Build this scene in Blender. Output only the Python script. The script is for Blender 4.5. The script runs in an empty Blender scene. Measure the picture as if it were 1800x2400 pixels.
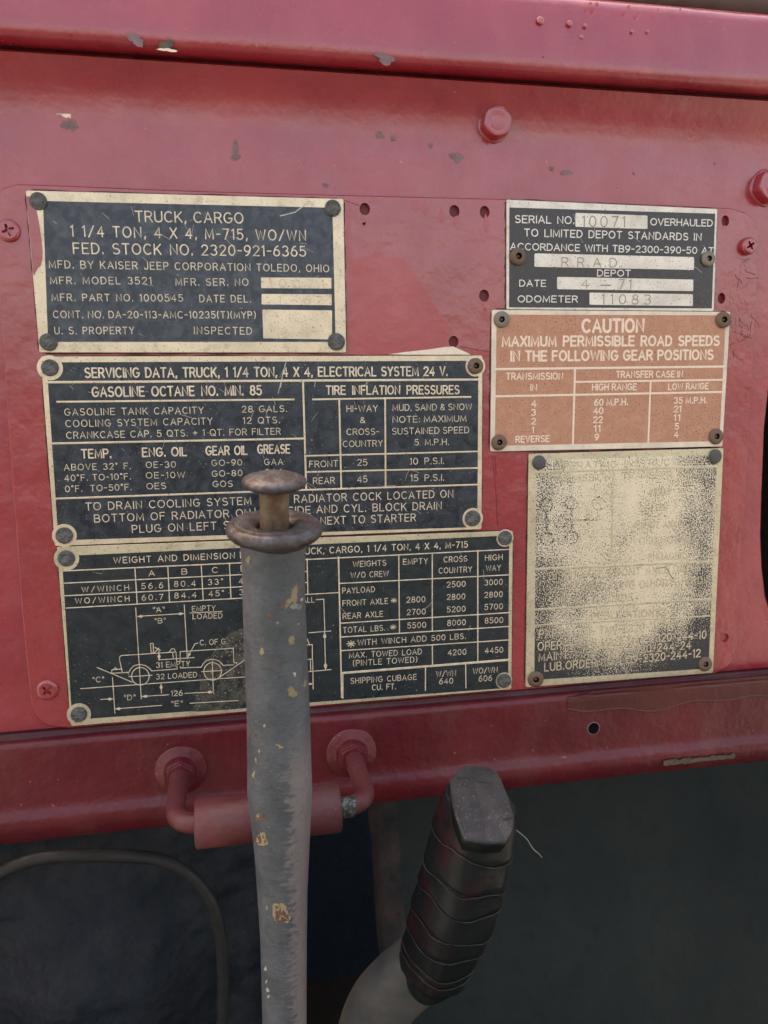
import bpy, bmesh, math, random
from mathutils import Vector, Matrix, noise as mnoise
from mathutils.geometry import delaunay_2d_cdt

random.seed(7)
S = bpy.context.scene
COL = S.collection
R = math.radians

# ------------------------------------------------------------------ camera
# the panel plane is Y = 0 (X right, Z up, Y into the dashboard); camera axes in that frame
F = 1815.0                                   # focal length in pixels of the 1800 x 2400 photo
M = [[0.9822634731, 0.0129722370, -0.1870566504],
     [-0.0388457597, 0.9900392461, -0.1353266352],
     [0.1834379360, 0.1401927684, 0.9729833048]]    # columns: right, down, into


def w3(v):                                   # camera-frame vector -> world vector
    a = [sum(M[r][c] * v[r] for r in range(3)) for c in range(3)]
    return Vector((a[0], a[2], -a[1]))


DIST = 0.30
CAM = -DIST * w3((0, 0, 1))
cam = bpy.data.cameras.new('camera')
cam.sensor_fit = 'VERTICAL'
cam.sensor_height = 36.0
cam.lens = F / 2400.0 * 36.0
cam.clip_start = 0.005
cam.clip_end = 300.0
cam.dof.use_dof = True
cam.dof.focus_distance = 0.285
cam.dof.aperture_fstop = cam.lens / 1.0      # about 1 mm of lens opening
camo = bpy.data.objects.new('camera', cam)
COL.objects.link(camo)
rx, ry, rz = w3((1, 0, 0)), w3((0, -1, 0)), w3((0, 0, -1))
camo.matrix_world = Matrix(((rx.x, ry.x, rz.x, CAM.x), (rx.y, ry.y, rz.y, CAM.y),
                            (rx.z, ry.z, rz.z, CAM.z), (0, 0, 0, 1)))
S.camera = camo

# ------------------------------------------------------------------ light
SUN_EL, SUN_AZ = R(52), R(-38)               # azimuth from +Y (behind the dashboard), negative = to the left
sd = Vector((math.sin(SUN_AZ) * math.cos(SUN_EL), math.cos(SUN_AZ) * math.cos(SUN_EL), math.sin(SUN_EL)))
W = bpy.data.worlds.new('World')
S.world = W
W.use_nodes = True
wn = W.node_tree
wn.nodes.clear()
sky = wn.nodes.new('ShaderNodeTexSky')
sky.sky_type = 'NISHITA'
sky.sun_disc = False
sky.sun_elevation = SUN_EL
sky.sun_rotation = SUN_AZ
sky.air_density = 1.0
sky.dust_density = 5.0
sky.ozone_density = 0.6
bg = wn.nodes.new('ShaderNodeBackground')
bg.inputs['Strength'].default_value = 0.14
wo = wn.nodes.new('ShaderNodeOutputWorld')
wb = wn.nodes.new('ShaderNodeMix')           # the camera is balanced for open shade: a warmer sky
wb.data_type = 'RGBA'
wb.blend_type = 'MULTIPLY'
wb.inputs[0].default_value = 1.0
wb.inputs[7].default_value = (1.21, 1.0, 0.79, 1)
wn.links.new(sky.outputs[0], wb.inputs[6])
wn.links.new(wb.outputs[2], bg.inputs[0])
wn.links.new(bg.outputs[0], wo.inputs[0])
sl = bpy.data.lights.new('sun', 'SUN')
sl.energy = 4.0
sl.angle = R(0.53)
sl.color = (1.0, 0.93, 0.83)
so = bpy.data.objects.new('sun', sl)
COL.objects.link(so)
so.rotation_euler = sd.to_track_quat('Z', 'Y').to_euler()
so.location = sd * 3
S.view_settings.view_transform = 'Standard'
S.view_settings.look = 'None'
S.view_settings.gamma = 1.0
S.view_settings.use_curve_mapping = False
S.view_settings.exposure = 2.3


# ------------------------------------------------------------------ photo pixel -> point on a real plane
def P(px, py, y=0.0):
    d = w3((px - 900.0, py - 1200.0, F))
    return CAM + d * ((y - CAM.y) / d.y)


def depth(p):                                # metres along the optical axis
    return (p - CAM).dot(w3((0, 0, 1)))


def upx(p):                                  # metres per photo pixel at that point
    return depth(p) / F


def P2(px, py, y=0.0):
    p = P(px, py, y)
    return (p.x, p.z)


def zf(py, y=0.0, px=900):
    return P(px, py, y).z


# ------------------------------------------------------------------ materials
def new_mat(name):
    m = bpy.data.materials.new(name)
    m.use_nodes = True
    nt = m.node_tree
    nt.nodes.clear()
    out = nt.nodes.new('ShaderNodeOutputMaterial')
    b = nt.nodes.new('ShaderNodeBsdfPrincipled')
    nt.links.new(b.outputs[0], out.inputs[0])
    tc = nt.nodes.new('ShaderNodeTexCoord')
    return m, nt, b, tc.outputs['Object']


def setin(nt, sock, v):
    if isinstance(v, bpy.types.NodeSocket):
        nt.links.new(v, sock)
    elif isinstance(v, tuple) and len(v) == 3 and sock.type == 'RGBA':
        sock.default_value = (*v, 1)
    else:
        sock.default_value = v


def noise(nt, vec, scale, detail=4, rough=0.55, dist=0.0):
    n = nt.nodes.new('ShaderNodeTexNoise')
    nt.links.new(vec, n.inputs['Vector'])
    n.inputs['Scale'].default_value = scale
    n.inputs['Detail'].default_value = detail
    n.inputs['Roughness'].default_value = rough
    n.inputs['Distortion'].default_value = dist
    return n.outputs['Fac']


def ramp(nt, fac, a, b, ca=0.0, cb=1.0):     # linear map a..b -> ca..cb, clamped
    n = nt.nodes.new('ShaderNodeMapRange')
    setin(nt, n.inputs[0], fac)
    for i, v in enumerate((a, b, ca, cb)):
        setin(nt, n.inputs[i + 1], v)
    return n.outputs[0]


def mix(nt, f, a, b):
    n = nt.nodes.new('ShaderNodeMix')
    n.data_type = 'RGBA'
    setin(nt, n.inputs[0], f)
    setin(nt, n.inputs[6], a)
    setin(nt, n.inputs[7], b)
    return n.outputs[2]


def mth(nt, op, a, b=0.0):
    n = nt.nodes.new('ShaderNodeMath')
    n.operation = op
    setin(nt, n.inputs[0], a)
    setin(nt, n.inputs[1], b)
    return n.outputs[0]


def bump(nt, b, layers):
    prev = None
    for h, dist, st in layers:
        n = nt.nodes.new('ShaderNodeBump')
        n.inputs['Strength'].default_value = st
        n.inputs['Distance'].default_value = dist
        nt.links.new(h, n.inputs['Height'])
        if prev is not None:
            nt.links.new(prev, n.inputs['Normal'])
        prev = n.outputs[0]
    nt.links.new(prev, b.inputs['Normal'])


def mapping(nt, vec, sc, rot=(0, 0, 0)):
    n = nt.nodes.new('ShaderNodeMapping')
    nt.links.new(vec, n.inputs[0])
    n.inputs['Rotation'].default_value = rot
    n.inputs['Scale'].default_value = sc
    return n.outputs[0]


def red_paint(name, c1, c2, fade=(0.33, 0.10, 0.09), fadeamt=0.35, rough=(0.26, 0.46), peel=0.35, speck=0.70, lump=0.5, spec=0.8, coat=0.35):
    m, nt, b, v = new_mat(name)
    c = mix(nt, ramp(nt, noise(nt, v, 28, 5), 0.35, 0.65), c1, c2)
    streak = noise(nt, mapping(nt, v, (1.0, 1.0, 0.35)), 60, 6, 0.6)
    c = mix(nt, mth(nt, 'MULTIPLY', ramp(nt, streak, 0.5, 0.78), fadeamt), c, fade)
    sp = ramp(nt, noise(nt, v, 1500, 2, 0.5), speck, speck + 0.03)
    c = mix(nt, mth(nt, 'MULTIPLY', sp, ramp(nt, noise(nt, v, 45, 3), 0.42, 0.62)), c, (0.07, 0.025, 0.025))
    dst = ramp(nt, noise(nt, v, 2300, 2, 0.5), 0.735, 0.76)
    c = mix(nt, mth(nt, 'MULTIPLY', dst, ramp(nt, noise(nt, v, 38, 3), 0.46, 0.68)), c, (0.44, 0.20, 0.18))
    hair = noise(nt, mapping(nt, v, (1.0, 1.0, 0.09), (0, 0.6, 0)), 900, 2, 0.5)
    c = mix(nt, mth(nt, 'MULTIPLY', ramp(nt, hair, 0.70, 0.74), ramp(nt, noise(nt, v, 24, 2), 0.54, 0.7, 0.0, 0.4)), c, (0.36, 0.11, 0.10))
    blot = ramp(nt, noise(nt, v, 420, 3, 0.5), 0.73, 0.76)
    c = mix(nt, blot, c, (0.42, 0.09, 0.075))
    setin(nt, b.inputs['Base Color'], c)
    setin(nt, b.inputs['Roughness'], ramp(nt, noise(nt, v, 90, 6, 0.65), 0.3, 0.7, rough[0], rough[1]))
    b.inputs['Specular IOR Level'].default_value = spec
    b.inputs['Coat Weight'].default_value = coat
    b.inputs['Coat Roughness'].default_value = 0.16
    bump(nt, b, [(noise(nt, v, 75, 3), 0.0016, lump), (noise(nt, v, 520, 3), 0.00022, peel),
                 (noise(nt, v, 2600, 2), 0.00004, peel)])
    return m


RED = red_paint('red_enamel_paint', (0.255, 0.012, 0.027), (0.315, 0.022, 0.037), fade=(0.40, 0.08, 0.085), fadeamt=0.28, coat=0.6, peel=0.5, rough=(0.22, 0.42))
RED_PANEL = red_paint('panel_red_paint', (0.245, 0.014, 0.025), (0.305, 0.024, 0.034), fade=(0.38, 0.055, 0.055), fadeamt=0.28, peel=0.3, lump=0.6, coat=0.65, rough=(0.2, 0.38))
RED_BRIGHT = red_paint('fresh_red_paint', (0.30, 0.022, 0.031), (0.345, 0.034, 0.040), peel=0.25, fadeamt=0.15, lump=0.4)
RED_RAIL_SHADE = red_paint('shaded_rail_red', (0.085, 0.0055, 0.0115), (0.118, 0.0095, 0.0165), fade=(0.15, 0.05, 0.045), fadeamt=0.5, peel=1.0, lump=0.8, rough=(0.28, 0.5), speck=0.64, spec=0.35, coat=0.14)  # the dash red again, with the rail's shade put into the colour
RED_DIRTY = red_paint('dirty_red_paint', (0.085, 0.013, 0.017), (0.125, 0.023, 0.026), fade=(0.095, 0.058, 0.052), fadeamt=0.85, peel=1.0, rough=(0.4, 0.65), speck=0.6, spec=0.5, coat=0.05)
RED_STAIN = red_paint('brown_stain', (0.066, 0.0105, 0.0110), (0.092, 0.017, 0.015), fade=(0.10, 0.032, 0.026), peel=0.8, rough=(0.35, 0.55), coat=0.1, spec=0.35)
RED_GLINT = red_paint('glint_red_drip', (0.34, 0.035, 0.036), (0.38, 0.05, 0.045), peel=0.1, fadeamt=0.1, coat=0.8)  # lightened so the glint on beads and drips sits in the colour
RED_RECESS = red_paint('recess_shade_red', (0.07, 0.007, 0.013), (0.10, 0.010, 0.016), spec=0.3, coat=0.0)  # dash red darkened: paints the shade in grooves, recesses and cracks
RED_BACK = red_paint('shaded_red_behind_holes', (0.13, 0.012, 0.020), (0.17, 0.018, 0.026), spec=0.3, coat=0.0)  # dash red with the shade behind the holes put into it


def plain(name, c1, c2, scale=300, rough=0.6, metal=0.0, bmp=(0.0002, 0.4), spec=0.5, detail=6, lo=0.35, hi=0.65):
    m, nt, b, v = new_mat(name)
    n = noise(nt, v, scale, detail, 0.62)
    setin(nt, b.inputs['Base Color'], mix(nt, ramp(nt, n, lo, hi), c1, c2))
    setin(nt, b.inputs['Roughness'], ramp(nt, noise(nt, v, scale * 0.7, 5), 0.3, 0.7, max(0.05, rough - 0.1), min(1, rough + 0.12)))
    b.inputs['Metallic'].default_value = metal
    b.inputs['Specular IOR Level'].default_value = spec
    bump(nt, b, [(noise(nt, v, scale * 2, 4), bmp[0], bmp[1])])
    return m


def plate_metal(name, base, dark, metal=0.45, rough=0.38, speck=0.635):
    m, nt, b, v = new_mat(name)
    c = mix(nt, ramp(nt, noise(nt, v, 75, 6, 0.65), 0.38, 0.66), base, tuple(x * 0.80 for x in base))
    c = mix(nt, mth(nt, 'MULTIPLY', ramp(nt, noise(nt, v, 240, 6, 0.65), 0.52, 0.76), 0.65), c, dark)
    c = mix(nt, ramp(nt, noise(nt, v, 1500, 2), speck, speck + 0.04), c, tuple(x * 0.5 for x in dark))
    setin(nt, b.inputs['Base Color'], c)
    b.inputs['Metallic'].default_value = metal
    setin(nt, b.inputs['Roughness'], ramp(nt, noise(nt, v, 160, 5), 0.3, 0.7, rough - 0.08, rough + 0.14))
    bump(nt, b, [(noise(nt, v, 30, 2), 0.0015, 0.25), (noise(nt, v, 900, 3), 0.00005, 0.5)])
    return m


BRASS = plate_metal('tarnished_brass', (0.76, 0.63, 0.45), (0.32, 0.26, 0.18))
BRASS_OLIVE = plate_metal('olive_tarnished_brass', (0.66, 0.58, 0.40), (0.27, 0.23, 0.15), speck=0.62)
TIN = plate_metal('whitened_metal', (0.76, 0.70, 0.60), (0.40, 0.34, 0.27), metal=0.3, rough=0.5)
CREAM = plate_metal('cream_primer', (0.78, 0.66, 0.52), (0.50, 0.38, 0.28), metal=0.0, rough=0.6, speck=0.68)
LETTER = plain('letter_metal', (0.82, 0.69, 0.51), (0.50, 0.42, 0.31), 330, 0.45, 0.25, (0.00003, 0.3))
LETTER_DULL = plain('dull_letter_metal', (0.60, 0.55, 0.47), (0.40, 0.36, 0.30), 300, 0.5, 0.25, (0.00003, 0.3))
LETTER_WHITE = plain('white_letter_paint', (0.80, 0.76, 0.68), (0.70, 0.65, 0.57), 300, 0.5, 0.0, (0.00003, 0.3))
LETTER_PEACH = plain('peach_letter_paint', (0.84, 0.69, 0.54), (0.74, 0.57, 0.43), 900, 0.5, 0.0, (0.00003, 0.3))
SCRATCH = plain('bright_scratch', (0.34, 0.33, 0.30), (0.60, 0.55, 0.46), 900, 0.45, 0.3)
STAMP = plain('stamped_groove', (0.24, 0.19, 0.14), (0.38, 0.31, 0.23), 400, 0.6, 0.2)
STAMP_PALE = plain('pale_stamped_groove', (0.52, 0.43, 0.32), (0.64, 0.54, 0.40), 400, 0.6, 0.3)


def enamel(name, c1, c2, mott=0.5, speckc=(0.36, 0.35, 0.33), sp=0.70, rough=(0.22, 0.46)):
    m, nt, b, v = new_mat(name)
    n1 = noise(nt, v, 210, 8, 0.68, 0.6)
    c = mix(nt, mth(nt, 'MULTIPLY', ramp(nt, n1, 0.42, 0.72), mott), c1, c2)
    big = ramp(nt, noise(nt, v, 35, 3), 0.35, 0.65, 0.0, 0.05)
    th = mth(nt, 'SUBTRACT', sp, big)
    n2 = noise(nt, v, 1300, 3, 0.6)
    d = mth(nt, 'SUBTRACT', n2, th)
    c = mix(nt, ramp(nt, d, 0.0, 0.05, 0.0, 0.85), c, speckc)
    setin(nt, b.inputs['Base Color'], c)
    setin(nt, b.inputs['Roughness'], ramp(nt, n1, 0.3, 0.7, rough[0], rough[1]))
    bump(nt, b, [(noise(nt, v, 40, 2), 0.0012, 0.2), (n1, 0.00006, 0.5)])
    return m


EN_MOTTLED = enamel('mottled_black_enamel', (0.020, 0.027, 0.038), (0.105, 0.116, 0.135), 0.8, sp=0.70, rough=(0.30, 0.52))
EN_BLACK = enamel('scuffed_black_enamel', (0.010, 0.016, 0.026), (0.085, 0.092, 0.105), 0.45, sp=0.675)
EN_SMOOTH = enamel('smooth_black_enamel', (0.011, 0.018, 0.023), (0.045, 0.053, 0.058), 0.35, sp=0.69)
EN_PATCH = enamel('olive_sheen_enamel', (0.014, 0.019, 0.021), (0.125, 0.110, 0.078), 1.0, sp=0.62, rough=(0.3, 0.5))  # olive tone carries a painted sheen over worn enamel
EN_BROWN = enamel('brownish_black_enamel', (0.030, 0.024, 0.026), (0.085, 0.075, 0.072), 0.4, sp=0.68, speckc=(0.33, 0.29, 0.24))
EN_COPPER = enamel('faded_copper_enamel', (0.44, 0.205, 0.118), (0.53, 0.295, 0.195), 0.8, (0.16, 0.05, 0.03), sp=0.62, rough=(0.45, 0.65))


def worn_enamel(name='worn_through_enamel', extra=0.0):
    m, nt, b, v = new_mat(name)
    sx = nt.nodes.new('ShaderNodeSeparateXYZ')
    nt.links.new(v, sx.inputs[0])
    x, z = sx.outputs[0], sx.outputs[2]
    # how much black is left: nearly none in the rubbed middle, most along the bottom and side edges
    right = ramp(nt, x, 0.018, 0.034, 0.0, 0.085)
    left = ramp(nt, x, -0.022, -0.034, 0.0, 0.065)
    low = ramp(nt, mth(nt, 'SUBTRACT', z, mth(nt, 'MULTIPLY', mth(nt, 'ABSOLUTE', mth(nt, 'ADD', x, 0.004)), 0.35)), 0.021, 0.000, 0.0, 0.21)
    dl = mth(nt, 'MULTIPLY', ramp(nt, mth(nt, 'ABSOLUTE', mth(nt, 'SUBTRACT', z, 0.043)), 0.016, 0.003, 0.0, 0.075), ramp(nt, x, 0.006, -0.026))
    big = ramp(nt, noise(nt, mapping(nt, v, (1.0, 1, 0.6), (0, 0.5, 0)), 75, 5, 0.6), 0.3, 0.7, -0.065, 0.06)
    fine = noise(nt, mapping(nt, v, (1.1, 1, 0.9)), 1800, 3, 0.65)
    s = mth(nt, 'ADD', mth(nt, 'ADD', mth(nt, 'ADD', fine, left), mth(nt, 'ADD', right, dl)), mth(nt, 'ADD', low, big))
    k = ramp(nt, mth(nt, 'ADD', s, extra), 0.565, 0.60)
    met = mix(nt, noise(nt, v, 90, 6), (0.86, 0.76, 0.58), (0.70, 0.61, 0.45))
    setin(nt, b.inputs['Base Color'], mix(nt, k, met, (0.028, 0.030, 0.034)))
    setin(nt, b.inputs['Metallic'], ramp(nt, k, 0, 1, 0.5, 0.0))
    setin(nt, b.inputs['Roughness'], ramp(nt, noise(nt, v, 300, 5), 0.3, 0.7, 0.3, 0.5))
    bump(nt, b, [(noise(nt, v, 26, 2), 0.002, 0.3), (k, 0.00004, 0.6)])
    return m


WORN = worn_enamel()
WORN_EDGE = worn_enamel('enamel_left_round_letters', 0.055)
BAND = plain('speckled_bare_steel', (0.035, 0.038, 0.036), (0.16, 0.165, 0.15), 650, 0.5, 0.3, lo=0.5, hi=0.6)
SHADOW_GRIME = plain('dark_red_shadow_grime', (0.03, 0.010, 0.010), (0.085, 0.022, 0.02), 600, 0.8)  # dark tone for painted contact shadow with some dirt
RIVET_GREY = plain('grey_rivet_metal', (0.07, 0.074, 0.072), (0.17, 0.172, 0.16), 1.1, 0.5, 0.3, (0.1, 0.5))
RIVET_DARK = plain('dark_rivet_metal', (0.05, 0.053, 0.056), (0.10, 0.10, 0.095), 420, 0.5, 0.3, (0.0001, 0.4))
RUST = plain('rusty_rivet_metal', (0.13, 0.060, 0.036), (0.19, 0.145, 0.10), 330, 0.6, 0.25, (0.0002, 0.6))
RUST_GREY = plain('weathered_rivet_metal', (0.20, 0.16, 0.12), (0.24, 0.22, 0.18), 330, 0.55, 0.35, (0.0002, 0.5))
HOLE_SHADE = plain('hole_shade_black', (0.004, 0.003, 0.003), (0.008, 0.006, 0.005), 300, 0.9, spec=0.05)  # near-black puts the shade inside holes and slots into the colour
CHIP_GREY = plain('grey_primer_chip', (0.17, 0.095, 0.10), (0.22, 0.14, 0.14), 500, 0.7, 0, (0.0002, 0.5))
CHIP_GREEN = plain('green_undercoat_chip', (0.05, 0.045, 0.032), (0.10, 0.085, 0.06), 500, 0.7, 0, (0.0002, 0.5))
CHIP_CREAM = plain('cream_chip', (0.80, 0.70, 0.56), (0.70, 0.56, 0.44), 500, 0.6, 0, (0.0002, 0.4))
KNOB_RUST = plain('brown_worn_steel', (0.050, 0.036, 0.032), (0.098, 0.092, 0.094), 230, 0.42, 0.3, (0.0006, 0.8), lo=0.4, hi=0.62)
STEM_RUST = plain('yellow_rusted_steel', (0.155, 0.125, 0.075), (0.115, 0.058, 0.038), 230, 0.55, 0.2, (0.0003, 0.5), lo=0.42, hi=0.6)
TAPE = plain('black_tape', (0.0045, 0.0075, 0.0085), (0.022, 0.0055, 0.0075), 48, 0.38, 0, (0.0007, 0.8), 0.3, 5, 0.52, 0.66)
TAPE_TOP = enamel('skylit_tape_top', (0.018, 0.019, 0.022), (0.050, 0.045, 0.045), 0.8, (0.20, 0.12, 0.08), sp=0.645, rough=(0.45, 0.65))  # tape lightened as if the sky lit the cap, plus tan dirt specks
TAPE_EDGE = plain('tape_edge', (0.055, 0.052, 0.050), (0.008, 0.008, 0.008), 200, 0.6)
THREAD = plain('pale_fibre', (0.26, 0.26, 0.25), (0.32, 0.31, 0.29), 300, 0.8)
FRAME_BROWN = plain('dark_brown_rubber', (0.07, 0.045, 0.038), (0.11, 0.07, 0.055), 120, 0.7)


def lever_paint():
    m, nt, b, v = new_mat('worn_grey_lever_paint')
    sx = nt.nodes.new('ShaderNodeSeparateXYZ')
    nt.links.new(v, sx.inputs[0])
    c = mix(nt, ramp(nt, noise(nt, v, 85, 5), 0.35, 0.65), (0.070, 0.079, 0.086), (0.108, 0.116, 0.128))
    c = mix(nt, mth(nt, 'MULTIPLY', ramp(nt, noise(nt, v, 420, 6, 0.7), 0.5, 0.75), 0.7), c, (0.036, 0.046, 0.047))
    # dusty, rubbed side of the lower half with a ragged edge
    rag = noise(nt, mapping(nt, v, (0.6, 1, 1.5)), 520, 7, 0.72)
    side = mth(nt, 'ADD', mth(nt, 'MULTIPLY', sx.outputs[0], 95.0), mth(nt, 'MULTIPLY', mth(nt, 'SUBTRACT', rag, 0.5), 2.3))
    low = ramp(nt, mth(nt, 'ADD', sx.outputs[2], mth(nt, 'MULTIPLY', rag, 0.016)), -0.050, -0.066)
    k = mth(nt, 'MULTIPLY', ramp(nt, side, 0.05, 0.30), low)
    c = mix(nt, k, c, mix(nt, noise(nt, v, 600, 4), (0.235, 0.198, 0.192), (0.150, 0.128, 0.125)))
    # flaked patches: rust inside an ochre rim, and tiny pale nicks
    fl = noise(nt, mapping(nt, v, (1, 1, 0.8)), 150, 4, 0.5)
    c = mix(nt, ramp(nt, fl, 0.70, 0.715), c, (0.24, 0.19, 0.09))
    c = mix(nt, ramp(nt, fl, 0.735, 0.75), c, (0.20, 0.085, 0.05))
    c = mix(nt, ramp(nt, noise(nt, v, 1100, 2), 0.745, 0.77), c, (0.38, 0.37, 0.34))
    setin(nt, b.inputs['Base Color'], c)
    setin(nt, b.inputs['Roughness'], ramp(nt, noise(nt, v, 130, 4), 0.3, 0.7, 0.34, 0.55))
    bump(nt, b, [(noise(nt, v, 60, 3), 0.0012, 0.35), (rag, 0.0004, 0.7), (noise(nt, v, 1100, 4), 0.00014, 0.7)])
    return m


LEVER = lever_paint()
OCHRE = plain('ochre_primer', (0.21, 0.175, 0.09), (0.26, 0.21, 0.12), 500, 0.6)
OCHRE_EDGE = plain('ochre_flake_edge', (0.36, 0.31, 0.18), (0.28, 0.21, 0.11), 600, 0.55)
RUST_CHIP = plain('rust_spot', (0.12, 0.058, 0.042), (0.155, 0.095, 0.07), 700, 0.7, 0, (0.0003, 0.7))
PALE_CHIP = plain('pale_green_flake', (0.17, 0.18, 0.15), (0.22, 0.225, 0.18), 500, 0.5)
NICK = plain('pale_nick', (0.42, 0.41, 0.37), (0.34, 0.33, 0.30), 500, 0.5)
BAR_PAINT = plain('dusty_grey_bar_paint', (0.046, 0.048, 0.050), (0.082, 0.075, 0.064), 110, 0.55, 0, (0.0003, 0.5))


def wall_mat(name, c1, c2, scale, bs, bd, rough=0.8):
    m, nt, b, v = new_mat(name)
    n = noise(nt, v, scale, 7, 0.62)
    c = mix(nt, ramp(nt, n, 0.35, 0.68), c1, c2)
    c = mix(nt, mth(nt, 'MULTIPLY', ramp(nt, noise(nt, v, scale * 9, 4), 0.5, 0.75), 0.5), c, tuple(x * 0.55 for x in c1))
    setin(nt, b.inputs['Base Color'], c)
    b.inputs['Roughness'].default_value = rough
    b.inputs['Specular IOR Level'].default_value = 0.18
    bump(nt, b, [(noise(nt, v, bs, 5), bd, 0.8)])
    return m


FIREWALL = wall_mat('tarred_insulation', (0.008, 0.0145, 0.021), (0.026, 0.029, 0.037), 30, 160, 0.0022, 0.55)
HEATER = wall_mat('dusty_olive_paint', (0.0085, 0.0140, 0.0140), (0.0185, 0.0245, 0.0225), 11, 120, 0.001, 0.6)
FLOORM = wall_mat('dirty_floor_paint', (0.03, 0.029, 0.026), (0.05, 0.046, 0.04), 12, 100, 0.001)
CABLE = plain('dusty_black_cable', (0.009, 0.0115, 0.0125), (0.0165, 0.018, 0.019), 120, 0.6)
GROUND = wall_mat('dry_gravel', (0.115, 0.105, 0.092), (0.155, 0.14, 0.12), 3, 30, 0.01, 0.9)

# ------------------------------------------------------------------ object helpers


def link(name, bm, mats, parent=None, smooth=False, base=None):
    """one mesh object; vertices are given in world space and stored relative to the parent / base"""
    me = bpy.data.meshes.new(name)
    off = Vector(parent['_o']) if parent is not None else Vector(base or (0, 0, 0))
    if parent is not None and base is not None:
        off = Vector(base)
    for v in bm.verts:
        v.co -= off
    bm.normal_update()
    bm.to_mesh(me)
    bm.free()
    for m in (mats if isinstance(mats, (list, tuple)) else [mats]):
        me.materials.append(m)
    if smooth:
        for p in me.polygons:
            p.use_smooth = True
    o = bpy.data.objects.new(name, me)
    COL.objects.link(o)
    o['_o'] = tuple(off)
    if parent is not None:
        o.parent = parent
        o.location = off - Vector(parent['_o'])
    else:
        o.location = off
    return o


def tag(o, label=None, cat=None, group=None, kind=None):
    for k, v in (('label', label), ('category', cat), ('group', group), ('kind', kind)):
        if v:
            o[k] = v
    return o


def empty(name, loc, label, cat, group=None):
    o = bpy.data.objects.new(name, None)
    COL.objects.link(o)
    o.location = loc
    o.empty_display_size = 0.01
    o['_o'] = tuple(loc)
    return tag(o, label, cat, group)


def inside(c, poly):
    r_ = False
    for i in range(len(poly)):
        (x0, z0), (x1, z1) = poly[i - 1], poly[i]
        if (z0 > c[1]) != (z1 > c[1]) and c[0] < (x1 - x0) * (c[1] - z0) / (z1 - z0) + x0:
            r_ = not r_
    return r_


def cdt(outer, holes=()):
    k = 1000.0
    vs, loops = [], []
    for lp in [outer] + list(holes):
        a = len(vs)
        vs += [Vector((x * k, z * k)) for x, z in lp]
        loops.append(list(range(a, len(vs))))
    edges = [(l[i], l[(i + 1) % len(l)]) for l in loops for i in range(len(l))]
    out = delaunay_2d_cdt(vs, edges, [], 0, 1e-6)
    res = [(v.x / k, v.y / k) for v in out[0]]
    fs = []
    for f in out[2]:
        c = (sum(res[i][0] for i in f) / len(f), sum(res[i][1] for i in f) / len(f))
        if inside(c, outer) and not any(inside(c, h) for h in holes):
            fs.append(f)
    return res, fs


def flat(bm, pts, y, mat=0, holes=()):
    """flat sheet facing the camera (-Y) at depth y"""
    vs, fs = cdt(pts, holes)
    bv = [bm.verts.new((x, y, z)) for x, z in vs]
    for f in fs:
        try:
            g = bm.faces.new([bv[i] for i in f])
        except ValueError:
            continue
        g.normal_update()
        if g.normal.y > 0:
            g.normal_flip()
        g.material_index = mat
    return bv


def walls(bm, pts, y0, y1, mat=0, flip=False):
    a = [bm.verts.new((x, y0, z)) for x, z in pts]
    b = [bm.verts.new((x, y1, z)) for x, z in pts]
    n = len(pts)
    for i in range(n):
        j = (i + 1) % n
        q = (a[i], b[i], b[j], a[j]) if flip else (a[i], a[j], b[j], b[i])
        f = bm.faces.new(q)
        f.material_index = mat
        f.smooth = False


def offs(pts, d):
    """inset polygon (CCW) by d"""
    n = len(pts)
    out = []
    for i in range(n):
        p0, p1, p2 = Vector(pts[i - 1]), Vector(pts[i]), Vector(pts[(i + 1) % n])
        e1, e2 = (p1 - p0).normalized(), (p2 - p1).normalized()
        n1, n2 = Vector((-e1.y, e1.x)), Vector((-e2.y, e2.x))
        m = (n1 + n2)
        m = m / max(0.3, m.dot(m)) * 2
        out.append(tuple(p1 + m * d))
    return out


def ccw(pts):
    a = sum(pts[i][0] * pts[(i + 1) % len(pts)][1] - pts[(i + 1) % len(pts)][0] * pts[i][1] for i in range(len(pts)))
    return list(pts) if a > 0 else list(reversed(pts))


def rounded(pts, r, n=5):
    pts = ccw(pts)
    if not isinstance(r, (list, tuple)):
        r = [r] * len(pts)
    out = []
    for i in range(len(pts)):
        p0, p1, p2 = Vector(pts[i - 1]), Vector(pts[i]), Vector(pts[(i + 1) % len(pts)])
        if r[i] <= 0:
            out.append(tuple(p1))
            continue
        a, b = (p0 - p1).normalized() * r[i], (p2 - p1).normalized() * r[i]
        for k in range(n + 1):
            t = k / n
            q = (p1 + a) * (1 - t) ** 2 + p1 * 2 * t * (1 - t) + (p1 + b) * t ** 2
            out.append(tuple(q))
    return out


def slab(bm, pts, y0, y1, bev=0.0002, mat=0, holes=(), hole_depth=None):
    """sheet of metal: front face at y0, small bevelled edge, sides back to y1"""
    pts = ccw(pts)
    ins = offs(pts, bev)
    flat(bm, ins, y0, mat, [ccw(h) for h in holes])
    n = len(pts)
    a = [bm.verts.new((x, y0, z)) for x, z in ins]
    b = [bm.verts.new((x, y0 + bev, z)) for x, z in pts]
    c = [bm.verts.new((x, y1, z)) for x, z in pts]
    for i in range(n):
        j = (i + 1) % n
        for s, t in ((a, b), (b, c)):
            f = bm.faces.new((s[j], s[i], t[i], t[j]))
            f.material_index = mat
    for h in holes:
        walls(bm, ccw(h), y0, y1 if hole_depth is None else y0 + hole_depth, mat)


def circ(cx, cz, r, n=24, rz=None, a0=0.0):
    rz = rz or r
    return [(cx + r * math.cos(a0 + 2 * math.pi * i / n), cz + rz * math.sin(a0 + 2 * math.pi * i / n)) for i in range(n)]


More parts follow.
